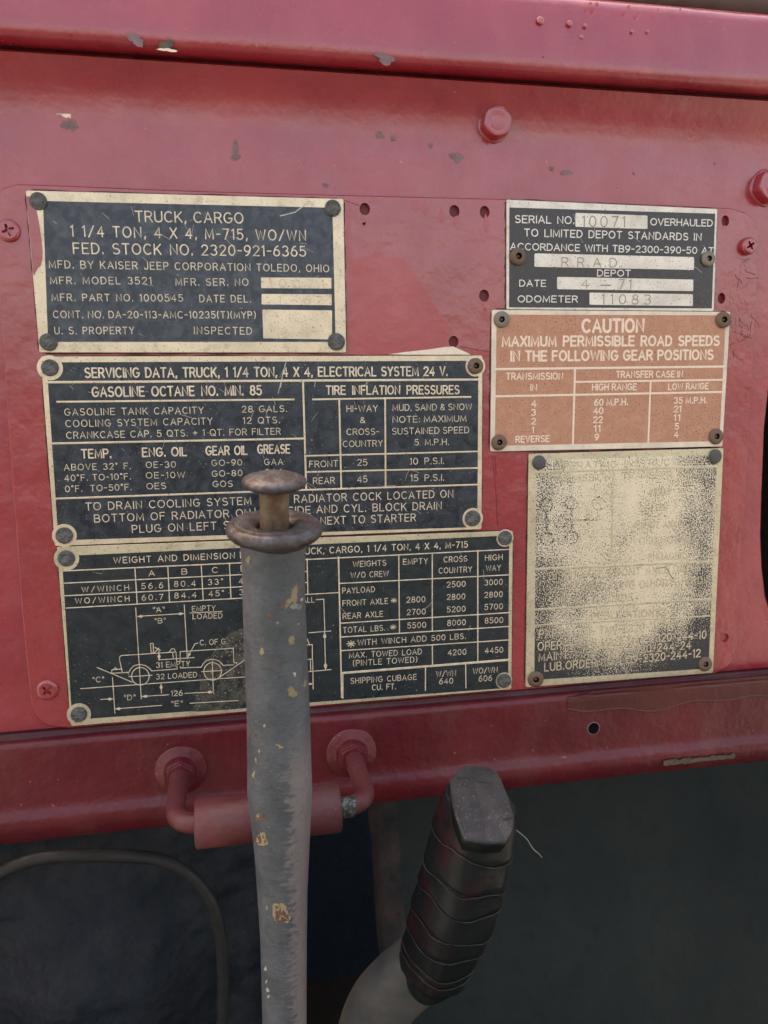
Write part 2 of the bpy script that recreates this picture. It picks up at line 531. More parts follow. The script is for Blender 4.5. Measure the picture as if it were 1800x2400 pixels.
def lathe(bm, prof, origin, axis, n=32, mat=0, wob=0.0, mats=None):
    """prof: (radius, along-axis) pairs"""
    ax = Vector(axis).normalized()
    u = ax.orthogonal().normalized()
    if abs(ax.dot(Vector((1, 0, 0)))) < 0.9:
        u = (Vector((1, 0, 0)) - ax * ax.x).normalized()
    w = ax.cross(u)
    rings = []
    o = Vector(origin)
    for r, s in prof:
        if r < 1e-9:
            rings.append([bm.verts.new(o + ax * s)])
            continue
        ring = []
        for i in range(n):
            t = 2 * math.pi * i / n
            rr = r * (1 + wob * mnoise.noise(Vector((math.cos(t) * 1.7, math.sin(t) * 1.7, s * 300))))
            ring.append(bm.verts.new(o + ax * s + (u * math.cos(t) + w * math.sin(t)) * rr))
        rings.append(ring)
    for k in range(len(rings) - 1):
        a, b = rings[k], rings[k + 1]
        for i in range(n):
            j = (i + 1) % n
            if len(a) == 1 and len(b) == 1:
                break
            if len(a) == 1:
                f = bm.faces.new((a[0], b[j], b[i]))
            elif len(b) == 1:
                f = bm.faces.new((a[i], a[j], b[0]))
            else:
                f = bm.faces.new((a[i], a[j], b[j], b[i]))
            f.smooth = True
            f.material_index = mats[k] if mats else mat
    bmesh.ops.recalc_face_normals(bm, faces=bm.faces)


def spline(pts, n=8):
    pts = [Vector(p) for p in pts]
    out = []
    for i in range(len(pts) - 1):
        p0, p1, p2, p3 = pts[max(0, i - 1)], pts[i], pts[i + 1], pts[min(len(pts) - 1, i + 2)]
        for k in range(n):
            t = k / n
            out.append(0.5 * ((2 * p1) + (p2 - p0) * t + (2 * p0 - 5 * p1 + 4 * p2 - p3) * t * t + (3 * p1 - p0 - 3 * p2 + p3) * t ** 3))
    out.append(pts[-1])
    return out


def tube(bm, path, rad, n=16, mat=0, cap=True, section=None, ref=None):
    """loft a section along a path; rad may be a function of 0..1; section gives unit points"""
    path = [Vector(p) for p in path]
    prev = Vector(ref) if ref else None
    rings = []
    N = len(path)
    for i, p in enumerate(path):
        t = (path[min(i + 1, N - 1)] - path[max(i - 1, 0)]).normalized()
        if prev is None:
            prev = t.orthogonal()
        u = (prev - t * prev.dot(t)).normalized()
        prev = u
        w = t.cross(u)
        r = rad(i / (N - 1)) if callable(rad) else rad
        ra, rb = r if isinstance(r, tuple) else (r, r)
        sec = section or [(math.cos(2 * math.pi * k / n), math.sin(2 * math.pi * k / n)) for k in range(n)]
        rings.append([bm.verts.new(p + u * (a * ra) + w * (b * rb)) for a, b in sec])
    m = len(rings[0])
    for a, b in zip(rings, rings[1:]):
        for i in range(m):
            j = (i + 1) % m
            f = bm.faces.new((a[i], a[j], b[j], b[i]))
            f.smooth = True
            f.material_index = mat
    if cap:
        for rg in (rings[0], rings[-1]):
            f = bm.faces.new(rg)
            f.material_index = mat
    bmesh.ops.recalc_face_normals(bm, faces=bm.faces)
    return rings


# ------------------------------------------------------------------ stroke lettering
def ar(cx, cy, rx, ry, a0, a1, step=22.5):
    n = max(2, int(abs(a1 - a0) / step))
    return [(cx + rx * math.cos(R(a0 + (a1 - a0) * i / n)), cy + ry * math.sin(R(a0 + (a1 - a0) * i / n))) for i in range(n + 1)]


def dot(x, y, s=0.06):
    return [(x, y - s), (x, y + s)]


G = {
    'A': (.70, [[(0, 0), (.35, 1), (.70, 0)], [(.125, .33), (.575, .33)]]),
    'B': (.60, [[(.0, .52), (.34, .52)] + ar(.34, .26, .26, .26, 90, -90) + [(0, 0), (0, 1), (.33, 1)] + ar(.33, .76, .23, .24, 90, -90)]),
    'C': (.68, [ar(.37, .5, .37, .5, 48, 312)]),
    'D': (.64, [[(0, 0), (0, 1), (.24, 1)] + ar(.24, .5, .40, .5, 90, -90) + [(0, 0)]]),
    'E': (.54, [[(.54, 1), (0, 1), (0, 0), (.54, 0)], [(0, .52), (.46, .52)]]),
    'F': (.52, [[(.52, 1), (0, 1), (0, 0)], [(0, .52), (.44, .52)]]),
    'G': (.72, [ar(.37, .5, .37, .5, 48, 340) + [(.72, .46), (.42, .46)]]),
    'H': (.62, [[(0, 0), (0, 1)], [(.62, 0), (.62, 1)], [(0, .52), (.62, .52)]]),
    'I': (.0, [[(0, 0), (0, 1)]]),
    'J': (.44, [[(.44, 1), (.44, .24)] + ar(.22, .24, .22, .24, 0, -170)]),
    'K': (.60, [[(0, 0), (0, 1)], [(.58, 1), (0, .38)], [(.2, .6), (.60, 0)]]),
    'L': (.50, [[(0, 1), (0, 0), (.50, 0)]]),
    'M': (.76, [[(0, 0), (.04, 1), (.38, .12), (.72, 1), (.76, 0)]]),
    'N': (.62, [[(0, 0), (0, 1), (.62, 0), (.62, 1)]]),
    'O': (.76, [ar(.38, .5, .38, .5, 90, 450)]),
    'P': (.56, [[(0, 0), (0, 1), (.31, 1)] + ar(.31, .735, .25, .265, 90, -90) + [(0, .47)]]),
    'Q': (.76, [ar(.38, .5, .38, .5, 90, 450), [(.48, .24), (.74, -.04)]]),
    'R': (.60, [[(0, 0), (0, 1), (.32, 1)] + ar(.32, .745, .25, .255, 90, -90) + [(0, .49)], [(.32, .49), (.60, 0)]]),
    'S': (.58, [ar(.29, .755, .265, .245, 40, 255) + ar(.29, .26, .29, .26, 80, -145)]),
    'T': (.60, [[(0, 1), (.60, 1)], [(.30, 1), (.30, 0)]]),
    'U': (.62, [[(0, 1), (0, .3)] + ar(.31, .3, .31, .3, 180, 360) + [(.62, 1)]]),
    'V': (.66, [[(0, 1), (.33, 0), (.66, 1)]]),
    'W': (.94, [[(0, 1), (.23, 0), (.47, .92), (.71, 0), (.94, 1)]]),
    'X': (.62, [[(0, 0), (.62, 1)], [(0, 1), (.62, 0)]]),
    'Y': (.64, [[(0, 1), (.32, .47), (.64, 1)], [(.32, .47), (.32, 0)]]),
    'Z': (.58, [[(0, 1), (.58, 1), (0, 0), (.58, 0)]]),
    '0': (.58, [ar(.29, .5, .29, .5, 90, 450)]),
    '1': (.20, [[(0, .86), (.17, 1), (.17, 0)]]),
    '2': (.56, [ar(.28, .73, .27, .27, 165, -35) + [(0, 0), (.56, 0)]]),
    '3': (.56, [ar(.27, .76, .25, .24, 150, -80) + ar(.27, .27, .29, .27, 85, -150)]),
    '4': (.60, [[(.44, 0), (.44, 1), (0, .3), (.60, .3)]]),
    '5': (.56, [[(.50, 1), (.08, 1), (.05, .54)] + ar(.26, .32, .30, .32, 125, -150)]),
    '6': (.56, [ar(.28, .31, .28, .31, 90, 450) , [(.03, .40), (.10, .70), (.30, .96), (.44, 1.0)]]),
    '7': (.54, [[(0, 1), (.54, 1), (.18, 0)]]),
    '8': (.56, [ar(.28, .765, .23, .235, -90, 270), ar(.28, .265, .28, .265, 90, 450)]),
    '9': (.56, [ar(.28, .69, .28, .31, 90, 450), [(.53, .60), (.46, .30), (.26, .04), (.12, 0)]]),
    '.': (.08, [dot(.04, .05)]),
    ',': (.10, [[(.08, .10), (.02, -.14)]]),
    '-': (.34, [[(0, .48), (.34, .48)]]),
    '/': (.50, [[(0, -.04), (.50, 1.04)]]),
    '(': (.20, [ar(.26, .5, .26, .62, 115, 245)]),
    ')': (.20, [ar(-.06, .5, .26, .62, 65, -65)]),
    '&': (.66, [[(.64, 0), (.16, .66)] + ar(.30, .80, .17, .20, 200, -20) + [(.10, .40)] + ar(.26, .23, .24, .23, 140, 320) + [(.62, .42)]]),
    ':': (.08, [dot(.04, .08), dot(.04, .6)]),
    "'": (.06, [[(.04, 1), (.02, .74)]]),
    '"': (.22, [[(.02, 1.02), (.06, .72)], [(.20, 1.02), (.24, .72)]]),
    '\u00b0': (.24, [ar(.12, .93, .12, .12, 90, 450, 45)]),
    '+': (.56, [[(0, .48), (.56, .48)], [(.28, .76), (.28, .2)]]),
    '*': (.80, [[(.4, .1), (.4, .9)], [(0, .5), (.8, .5)], [(.12, .22), (.68, .78)], [(.12, .78), (.68, .22)]]),
}


def ribbon(bm, pts, w, y, h=0.00009, mat=0, taper=True):
    """a raised stroke with a rounded top along a polyline in the panel plane"""
    q = []
    for p in pts:
        p = Vector(p)
        if not q or (p - q[-1]).length > 1e-7:
            q.append(p)
    if len(q) < 2:
        return
    closed = (q[0] - q[-1]).length < w * 0.3 and len(q) > 3
    if closed:
        q = q[:-1]
    else:
        q[0] = q[0] + (q[0] - q[1]).normalized() * w * 0.35
        q[-1] = q[-1] + (q[-1] - q[-2]).normalized() * w * 0.35
    n = len(q)
    rows = []
    for i in range(n):
        a = q[i - 1] if (i > 0 or closed) else None
        b = q[(i + 1) % n] if (i < n - 1 or closed) else None
        e1 = (q[i] - a).normalized() if a is not None else (b - q[i]).normalized()
        e2 = (b - q[i]).normalized() if b is not None else e1
        n1, n2 = Vector((-e1.y, e1.x)), Vector((-e2.y, e2.x))
        m = n1 + n2
        m = m * (2 / max(0.9, m.dot(m)))
        rows.append([bm.verts.new((q[i].x + m.x * s * w / 2, y - k * h, q[i].y + m.y * s * w / 2))
                     for s, k in ((-1, 0), (-.72, .85), (0, 1), (.72, .85), (1, 0))])
    for i in range(n if closed else n - 1):
        r1, r2 = rows[i], rows[(i + 1) % n]
        for k in range(4):
            f = bm.faces.new((r1[k], r2[k], r2[k + 1], r1[k + 1]))
            f.material_index = mat
    if not closed:
        for r_, fl in ((rows[0], False), (rows[-1], True)):
            f = bm.faces.new(r_ if not fl else list(reversed(r_)))
            f.material_index = mat


def text(bm, s, p0, p1, h, y, wt=0.14, gap=0.26, space=0.62, mat=0, hgt=0.00009):
    """letters fitted between two baseline points (panel plane) with cap height h"""
    p0, p1 = Vector(p0), Vector(p1)
    L = (p1 - p0).length
    e = (p1 - p0).normalized()
    u = Vector((-e.y, e.x))
    x, lay = 0.0, []
    for ch in s:
        if ch == ' ':
            x += space - gap * 0.5
            continue
        wd, st = G[ch]
        lay.append((x, st))
        x += wd + gap
    tot = x - gap
    sx = L / max(tot, 1e-6) if tot > 0.25 else h
    for x0, st in lay:
        for pl in st:
            ribbon(bm, [p0 + e * ((x0 + a) * sx) + u * (b * h) for a, b in pl], wt * h, y, hgt, mat)


def arrow(bm, tip, tail, ln, hw, y, mat=0):
    tip, tail = Vector(tip), Vector(tail)
    d = (tip - tail).normalized()
    s = Vector((-d.y, d.x))
    b = tip - d * ln
    c = tip - d * ln * 0.62
    pts = [tip, c + s * hw, b, c - s * hw]
    f = bm.faces.new([bm.verts.new((p.x, y - 0.00011, p.y)) for p in ccw([tuple(p) for p in pts]) for p in [Vector(p)]])
    f.material_index = mat


# ------------------------------------------------------------------ depths (metres)
Y_PLATE = 0.0
Y_EN = -0.00003
Y_INK = -0.00002
Y_PANEL = 0.0009
Y_DASH = 0.0026
XL, XR = -0.42, 0.42

# ================================================================== setting: ground, cab floor, firewall
bm = bmesh.new()
GZ = -1.30
g = [bm.verts.new(p) for p in ((-80, -80, GZ), (80, -80, GZ), (80, 80, GZ), (-80, 80, GZ))]
bm.faces.new(g)
tag(link('ground', bm, GROUND), kind='structure')

bm = bmesh.new()
FZ = -0.62
fl = [bm.verts.new(p) for p in ((-.6, -.95, FZ), (.6, -.95, FZ), (.6, .60, FZ), (-.6, .60, FZ))]
bm.faces.new(fl)
tag(link('cab_floor', bm, FLOORM), kind='structure')


def wall_sheet(name, mat, fn, nu, nv, kind='structure'):
    bm = bmesh.new()
    vv = [[bm.verts.new(fn(i / nu, j / nv)) for i in range(nu + 1)] for j in range(nv + 1)]
    for j in range(nv):
        for i in range(nu):
            f = bm.faces.new((vv[j][i], vv[j][i + 1], vv[j + 1][i + 1], vv[j + 1][i]))
            f.smooth = True
    return tag(link(name, bm, mat), kind=kind)


EDGE_BROWN = wall_mat('rubbed_brown_edge', (0.010, 0.012, 0.014), (0.045, 0.034, 0.031), 45, 160, 0.001, 0.7)
BLOCKER = wall_mat('blocker_olive', (0.045, 0.043, 0.034), (0.07, 0.065, 0.05), 8, 200, 0.001, 0.9)
wall_sheet('rear_light_blocker', BLOCKER, lambda u, v: (.8 - 1.6 * u, -0.95, FZ + (0.02 - FZ) * v), 2, 2)  # unseen wall behind the camera, added to cut the ground bounce


def lump(x, z, a, s):
    return a * mnoise.fractal(Vector((x * s, z * s, 3.1)), 1.0, 2.0, 4)


ZT = zf(-45, -0.009)
# deep back wall, the near lumpy firewall on the left, side walls
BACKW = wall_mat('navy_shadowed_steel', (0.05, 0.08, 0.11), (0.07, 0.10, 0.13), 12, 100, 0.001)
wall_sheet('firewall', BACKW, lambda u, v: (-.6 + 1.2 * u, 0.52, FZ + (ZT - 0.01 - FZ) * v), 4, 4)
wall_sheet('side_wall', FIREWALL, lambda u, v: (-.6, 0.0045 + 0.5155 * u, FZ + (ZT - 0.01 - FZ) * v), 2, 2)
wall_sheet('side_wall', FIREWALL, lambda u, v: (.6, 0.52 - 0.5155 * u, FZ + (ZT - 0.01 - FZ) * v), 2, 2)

# insulated pedal wall to the left of the dark gap: its right edge turns away
xe = P(725, 2200, 0.17).x


_b = P(240, 2330, 0.16)
BULGE = Vector((_b.x, _b.z))


def padw(u, v):
    x = -0.6 + (xe + 0.6) * u
    z = FZ + (P(300, 1700, 0.17).z + 0.03 - FZ) * v
    turn = max(0.0, (u - 0.93) / 0.07)
    dd = (Vector((x, z)) - BULGE).length / 0.085
    y = 0.17 + lump(x, z, 0.0025, 55) + lump(x + 3, z, 0.006, 14) + 0.05 * turn ** 2 - 0.040 * max(0.0, 1 - dd * dd) ** 2
    return (x, y, z)


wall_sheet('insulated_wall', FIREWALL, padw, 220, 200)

# heater housing to the right of the dark gap
bm = bmesh.new()
yh = 0.150
hx0 = P(876, 2150, yh).x
prof = [(hx0 + 0.03, 0.36), (hx0 + .004, yh + 0.04), (hx0, yh + 0.014), (hx0 + 0.003, yh + 0.006), (hx0 + 0.009, yh + .001), (hx0 + 0.016, yh),
        (hx0 + 0.05, yh + .001), (hx0 + 0.10, yh + .002), (hx0 + 0.16, yh + 0.006), (hx0 + 0.24, yh + 0.03), (.6, yh + 0.10)]
zs = [FZ + (P(1200, 1700, yh).z + 0.03 - FZ) * k / 60 for k in range(61)]
vv = [[bm.verts.new((x + lump(x, z, 0.0016, 40) * (1 if i < 7 else 0.3), y + lump(x, z, 0.0015, 18) + 0.055 + 0.40 * max(-0.30, z + 0.085), z))
       for i, (x, y) in enumerate(prof)] for z in zs]
for a, b in zip(vv, vv[1:]):
    for i in range(len(prof) - 1):
        f = bm.faces.new((a[i], a[i + 1], b[i + 1], b[i]))
        f.smooth = True
        f.material_index = 1 if i < 5 else 0
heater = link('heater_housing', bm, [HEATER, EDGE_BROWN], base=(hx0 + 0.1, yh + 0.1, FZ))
tag(heater, 'dull olive grey sheet metal housing filling the footwell under the red dashboard', 'housing')
bm = bmesh.new()
ys = yh + 0.045
a0, a1 = P(1425, 1790, ys), P(1428, 1932, ys)
w_ = 0.0022
pts = [(a0.x - w_, a0.z + .02), (a1.x - w_ * 0.6, a1.z), (a1.x + w_ * 0.6, a1.z), (a0.x + w_, a0.z + .02)]
slab(bm, pts, ys, ys + 0.03, 0.0005)
link('slot_shadow', bm, HOLE_SHADE, heater)  # near-black slab put in for the shadow of a slot

# cable looping across the insulated wall
cb = [(-80, 2110), (0, 2048), (55, 2022), (118, 2008), (190, 2005), (295, 2006), (371, 2014), (422, 2035), (464, 2069), (498, 2119), (513, 2174), (521, 2237), (523, 2300), (520, 2420)]
bm = bmesh.new()
pp_ = [P(x, y, 0.135 - 0.012 * math.sin(i / 13 * 3.1)) for i, (x, y) in enumerate(cb)]
tube(bm, spline(pp_, 6), 15 * upx(pp_[6]), 12)
tag(link('control_cable', bm, CABLE, base=pp_[6]), 'dusty dark cable arching across the lumpy footwell wall', 'cable')

# ================================================================== dashboard
rng = random.Random(3)


def blob(cx, cy, rx, ry, y, rot=0.0, n=12, jag=0.3, seed=0):
    r_ = random.Random(seed * 31 + int(cx * 7 + cy))
    c = P(cx, cy, y)
    u = upx(c)
    out = []
    for i in range(n):
        t = 2 * math.pi * i / n
        k = 1 + r_.uniform(-jag, jag) + jag * 0.8 * math.sin(2 * t + cx) + jag * 0.5 * math.sin(3 * t + cy)
        a, b = rx * k * math.cos(t), ry * k * math.sin(t)
        a, b = a * math.cos(rot) - b * math.sin(rot), a * math.sin(rot) + b * math.cos(rot)
        out.append((c.x + a * u, c.z + b * u))
    return ccw(out)


bm = bmesh.new()
DM = [RED, RED_RAIL_SHADE, RED_DIRTY, CHIP_GREY, CHIP_GREEN, CHIP_CREAM, RED_STAIN, RED_GLINT, RED_RECESS, HOLE_SHADE]
zt, zb = zf(318, Y_DASH), zf(1640, Y_DASH)
# recess of the next instrument at the right edge of the photo
rec = [P2(1803, 880, Y_DASH), P2(1790, 1000, Y_DASH), P2(1784, 1150, Y_DASH), P2(1781, 1250, Y_DASH), P2(1784, 1330, Y_DASH),
       P2(1792, 1400, Y_DASH), P2(1806, 1445, Y_DASH), P2(1840, 1480, Y_DASH), P2(1980, 1490, Y_DASH), P2(1990, 800, Y_DASH), P2(1830, 820, Y_DASH)]
rec = ccw(rec)
flat(bm, [(XL, zb), (XR, zb), (XR, zt), (XL, zt)], Y_DASH, 0, [rec])
ri = offs(rec, 0.0016)
n = len(rec)
ra = [bm.verts.new((x, Y_DASH, z)) for x, z in rec]
rb = [bm.verts.new((x, Y_DASH + 0.0018, z)) for x, z in ri]
rc = [bm.verts.new((x, Y_DASH + 0.02, z)) for x, z in ri]
for i in range(n):
    j = (i + 1) % n
    for s, t, mi in ((ra, rb, 0), (rb, rc, 8)):
        f = bm.faces.new((s[i], s[j], t[j], t[i]))
        f.material_index = mi
        f.smooth = True
flat(bm, ri, Y_DASH + 0.02, 9)


def strip(profile, mats, nx=80, wob=0.0):
    """profile of (y, z) extruded along X"""
    rows = []
    for i in range(nx + 1):
        x = XL + (XR - XL) * i / nx
        rows.append([bm.verts.new((x, y + (wob * mnoise.noise(Vector((x * 40, z * 60, 1.7))) if 0 < k < len(profile) - 1 else 0), z)) for k, (y, z) in enumerate(profile)])
    for a, b in zip(rows, rows[1:]):
        for k in range(len(profile) - 1):
            f = bm.faces.new((a[k], b[k], b[k + 1], a[k + 1]))
            f.material_index = mats[k] if isinstance(mats, list) else mats
            f.smooth = True


def yz(lst):
    return [(y, zf(py, y)) for y, py in lst]


D = Y_DASH
top = yz([(D, 318), (D - .0001, 300), (D - .0005, 275), (D - .0013, 250), (D - .0026, 225), (D - .0042, 205), (D - .0056, 187), (D - .0062, 178)])
strip(top, 0)
groove = yz([(D - .0062, 178), (D - .0052, 175), (D - .0020, 173), (D - .0020, 167), (D - .0072, 164)])
strip(groove, [0, 0, 8, 0])
roll = yz([(D - .0072, 164), (D - .0098, 159), (D - .0118, 151), (D - .0130, 141), (D - .0136, 127), (D - .0137, 108), (D - .0132, 75), (D - .0124, 40),
           (D - .0116, 5), (D - .0110, -22), (D - .0100, -36), (D - .0080, -43), (D - .0050, -46)])
strip(roll, 0, 160, 0.0004)
zt2 = roll[-1][1]
strip([(roll[-1][0], zt2), (0.52, zt2 + 0.02)], 0, 4)
Yr = D - 0.0075
low = yz([(D, 1640), (D + .0012, 1644), (D + .0016, 1649), (D + .0004, 1653), (D + .0014, 1656), (D - .0004, 1660)])
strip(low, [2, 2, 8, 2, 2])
ledge = yz([(D - .0004, 1660), (D - .0040, 1663), (Yr + .0010, 1667), (Yr + .0002, 1673), (Yr, 1684), (Yr + .0004, 1720), (Yr + .0010, 1760), (Yr + .0014, 1795),
            (Yr + .0012, 1812), (Yr + .0004, 1822), (Yr - .0004, 1832), (Yr - .0008, 1842), (Yr - .0006, 1853), (Yr + .0004, 1864), (Yr + .0024, 1874),
            (Yr + .0048, 1880), (Yr + .0080, 1881), (Yr + .012, 1877)])
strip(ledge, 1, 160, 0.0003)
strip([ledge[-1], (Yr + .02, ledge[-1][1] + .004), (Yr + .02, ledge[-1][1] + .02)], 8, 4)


def rail_y(py):                              # surface depth of the rail at a photo row of the centre column
    z = zf(py, Yr)
    for (y0, z0), (y1, z1) in zip(ledge, ledge[1:]):
        if z1 <= z <= z0:
            return y0 + (y1 - y0) * (z0 - z) / max(1e-9, z0 - z1)
    return Yr


NCH = [0]


def chip(cx, cy, rx, ry, y, mat, rot=0.0, n=26, jag=0.22, lift=0.00006, seed=0):
    NCH[0] += 1
    lift += 0.000004 * NCH[0]
    flat(bm, blob(cx, cy, rx, ry, y - lift, rot, n, jag, seed), y - lift, mat)


# flaked paint on the dashboard face (pixel centre, radii, colour)
for c in ((140, 262, 9, 8, 5), (158, 268, 8, 9, 5), (240, 263, 11, 7, 5), (165, 293, 20, 17, 3), (180, 258, 7, 9, 3), (420, 214, 15, 16, 4),
          (416, 226, 19, 5, 5), (419, 200, 6, 11, 5), (440, 245, 5, 5, 5), (510, 234, 4, 5, 5), (504, 254, 7, 6, 5), (521, 253, 5, 7, 5), (528, 261, 6, 5, 5), (552, 352, 9, 20, 3), (553, 368, 14, 9, 3),
          (552, 340, 6, 14, 3), (890, 317, 14, 8, 3), (922, 324, 9, 7, 3), (1010, 340, 8, 6, 3), (1070, 366, 18, 10, 3), (1074, 372, 10, 10, 3),
          (1293, 395, 9, 6, 3), (1326, 404, 17, 7, 3), (763, 434, 9, 6, 3), (1362, 301, 4, 4, 3), (1486, 407, 4, 4, 3), (1676, 383, 3, 3, 3)):
    chip(c[0], c[1], c[2] * (.8 if c[4] == 3 else 1), c[3] * (.8 if c[4] == 3 else 1), D, c[4], seed=1)
# flakes and paint beads on the overhanging upper panel
YU = D - 0.0139
for c in ((390, 106, 19, 13, 4, .1), (392, 117, 23, 4, 5, 0), (317, 92, 22, 14, 3, -.3), (903, 138, 30, 12, 3, -.2), (1275, 131, 3, 3, 3, 0)):
    chip(c[0], c[1], c[2] * .85, c[3] * .85, YU, c[4], c[5], seed=2)
for (x, y_, r1) in ((1068, 99, 5), (1268, 46, 13), (1337, 53, 10), (1364, 85, 7), (1266, 112, 7), (1374, 58, 7), (1484, 72, 6), (1520, 72, 5), (1475, 14, 7), (1400, 8, 8), (1385, 6, 6),
                    (1502, 24, 6), (1544, 20, 5), (1596, 20, 4), (1088, 215, 5)):
    yy = YU + 0.0008 if y_ < 90 else (YU + 0.0003 if y_ < 200 else D - .004)
    p = P(x, y_, yy)
    u = upx(p)
    r1 *= 0.72
    lathe(bm, [(r1 * u, 0), (r1 * u * .8, r1 * u * .16), (r1 * u * .45, r1 * u * .27), (0, r1 * u * .3)], p + Vector((0, 0.0004, 0)), (0, -1, 0.15), 12, 7)
for (x, y_, r1) in ((1389, 278, 7), (1462, 290, 5), (1422, 320, 5), (1447, 437, 6), (712, 382, 5), (1645, 273, 5), (1424, 290, 4)):
    p = P(x, y_, D)
    u = upx(p)
    r1 *= 0.72
    lathe(bm, [(r1 * u, 0), (r1 * u * .8, r1 * u * .16), (r1 * u * .45, r1 * u * .27), (0, r1 * u * .3)], p, (0, -1, 0.1), 12, 7)

# dark disc painting the shade of a rail hole, its ghost ring, dribbles and the bare edge
def rail_decal(pts_px, mat, lift=0.0001):
    for y0 in [0]:
        pts = []
        for x, y_ in pts_px:
            ce = y_ + 0.0876 * (x - 900)
            pts.append(P(x, y_, rail_y(ce) - lift))
        bv = [bm.verts.new(p) for p in pts]
        return bv


hp = P(1391, 1707, rail_y(1750))
hu = upx(hp)
lathe(bm, [(16 * hu, 0.0004), (16 * hu, -.00012), (14 * hu, -.00016), (13.5 * hu, -.00012), (0, -.00012)], hp, (0, 1, 0), 24, mats=[3, 3, 9, 9])
g2 = P(1391, 1657, rail_y(1700))
lathe(bm, [(10 * hu, -0.00005), (9 * hu, 0.0003), (7.5 * hu, 0.0003), (6.5 * hu, -0.00005)], g2, (0, -1, 0), 20, 6)


def quad_strip(top_px, bot_px, mat, lift):
    a = rail_decal(top_px, mat, lift)
    b = rail_decal(bot_px, mat, lift)
    for i in range(len(a) - 1):
        f = bm.faces.new((b[i], b[i + 1], a[i + 1], a[i]))
        f.material_index = mat
        f.smooth = True


xs = [1330 + 5 * i * 2 for i in range(60)]


def stain_low(x):
    t = (x - 1330) / 500
    return 1662 - 14 * t + 14 * math.sin(t * 6.0) * (0.3 + t) + 5 * math.sin(t * 19)


def stain_top(x):
    return 1625 - 0.0876 * (x - 1330) + 8 * max(0, 1 - (x - 1330) / 60)


for k_ in range(10):
    rows2 = [[(x, stain_top(x) + (min(stain_low(x), 1700) - stain_top(x)) * (k_ + q) / 10) for x in xs] for q in (0, 1)]
    quad_strip(rows2[0], rows2[1], 6, 0.00032)
for i in range(len(xs) - 1):                 # the run's swollen lower edge
    if xs[i] > 1815:
        break
    pa, pb = [P(x, min(stain_low(x), 1700), rail_y(min(stain_low(x), 1700) + 0.0876 * (x - 900)) - .00034) for x in xs[i:i + 2]]
    v4 = [bm.verts.new(q + Vector(o_)) for q, o_ in ((pa, (0, 0, .0006)), (pb, (0, 0, .0006)), (pb, (0, -.00018, 0)), (pa, (0, -.00018, 0)), (pa, (0, .00012, -.00028)), (pb, (0, .00012, -.00028)))]
    for f_ in ((0, 3, 2, 1), (3, 4, 5, 2)):
        f = bm.faces.new([v4[k_] for k_ in f_])
        f.material_index = 6
xs2 = [1555 + i * 6 for i in range(29)]
rr = random.Random(5)
quad_strip([(x, 1786 - 0.098 * (x - 1555) - rr.uniform(0, 5)) for x in xs2], [(x, 1793 - 0.105 * (x - 1555) + rr.uniform(0, 3)) for x in xs2], 4, 0.0003)
xs3 = [0 + 20 * i for i in range(30)]
dash = link('dashboard', bm, DM, base=(0, 0, 0))
tag(dash, 'old red painted truck dashboard with chipped paint, carrying all the data plates', 'dashboard')

# brown seal strip seen beyond the top edge of the dashboard
bm = bmesh.new()
zs_ = zt2 + 0.0005
tube(bm, [Vector((XL, 0.010, zs_ + 0.009)), Vector((XR, 0.010, zs_ + 0.009))], 0.008, 16)
tag(link('windshield_seal', bm, FRAME_BROWN, base=(0, .01, zs_)), 'dark brown seal strip along the top edge of the red dashboard', 'seal')

# ------------------------------------------------------------------ mounting panel with screw holes
pan_px = [(163, 1707), (122, 1704), (98, 1695), (81, 1677), (74, 1655), (68, 1607), (51, 1430), (34, 1200), (16, 960), (-1, 700), (-14, 540), (-18, 490), (-10, 458), (8, 440), (40, 431),
          (135, 434), (455, 447), (780, 456), (1182, 466), (1600, 482), (1715, 488), (1748, 498), (1770, 518), (1779, 548), (1776, 640), (1771, 744), (1758, 1000), (1739, 1316), (1728, 1522), (1719, 1546), (1704, 1565), (1676, 1579)]
holes = []
for x, y_, r1, r2 in ((855, 490, 12.5, 14), (1065, 495, 12.5, 14), (1136, 497, 12, 14), (1134.5, 693, 12.5, 14), (859, 802, 12.5, 14), (1063, 801, 12, 13.5),
                      (1700, 518, 10, 13), (1691, 699, 10, 12.5), (1698.6, 1495, 10, 11)):
    c = P(x, y_, Y_PANEL)
    holes.append(circ(c.x, c.z, r1 * upx(c), 24, r2 * upx(c)))
bm = bmesh.new()
PM = [RED_PANEL, RED_BRIGHT, CHIP_CREAM, RED_BACK, RED_GLINT, CHIP_GREY, RED_RECESS]
slab(bm, [P2(x, y_, Y_PANEL) for x, y_ in pan_px], Y_PANEL, Y_DASH + 0.0002, 0.0004, 0, holes)
for h in holes[:8]:                          # darkened red disc paints the shade behind each hole
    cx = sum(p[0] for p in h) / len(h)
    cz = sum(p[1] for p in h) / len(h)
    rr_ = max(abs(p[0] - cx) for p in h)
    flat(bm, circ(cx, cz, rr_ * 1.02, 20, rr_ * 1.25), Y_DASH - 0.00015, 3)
flat(bm, offs(ccw(holes[8]), -0.0001), Y_DASH - 0.0006, 0)


def pan_poly(pts, mat, lift):
    flat(bm, ccw([P2(x, y_, Y_PANEL - lift) for x, y_ in pts]), Y_PANEL - lift, mat)


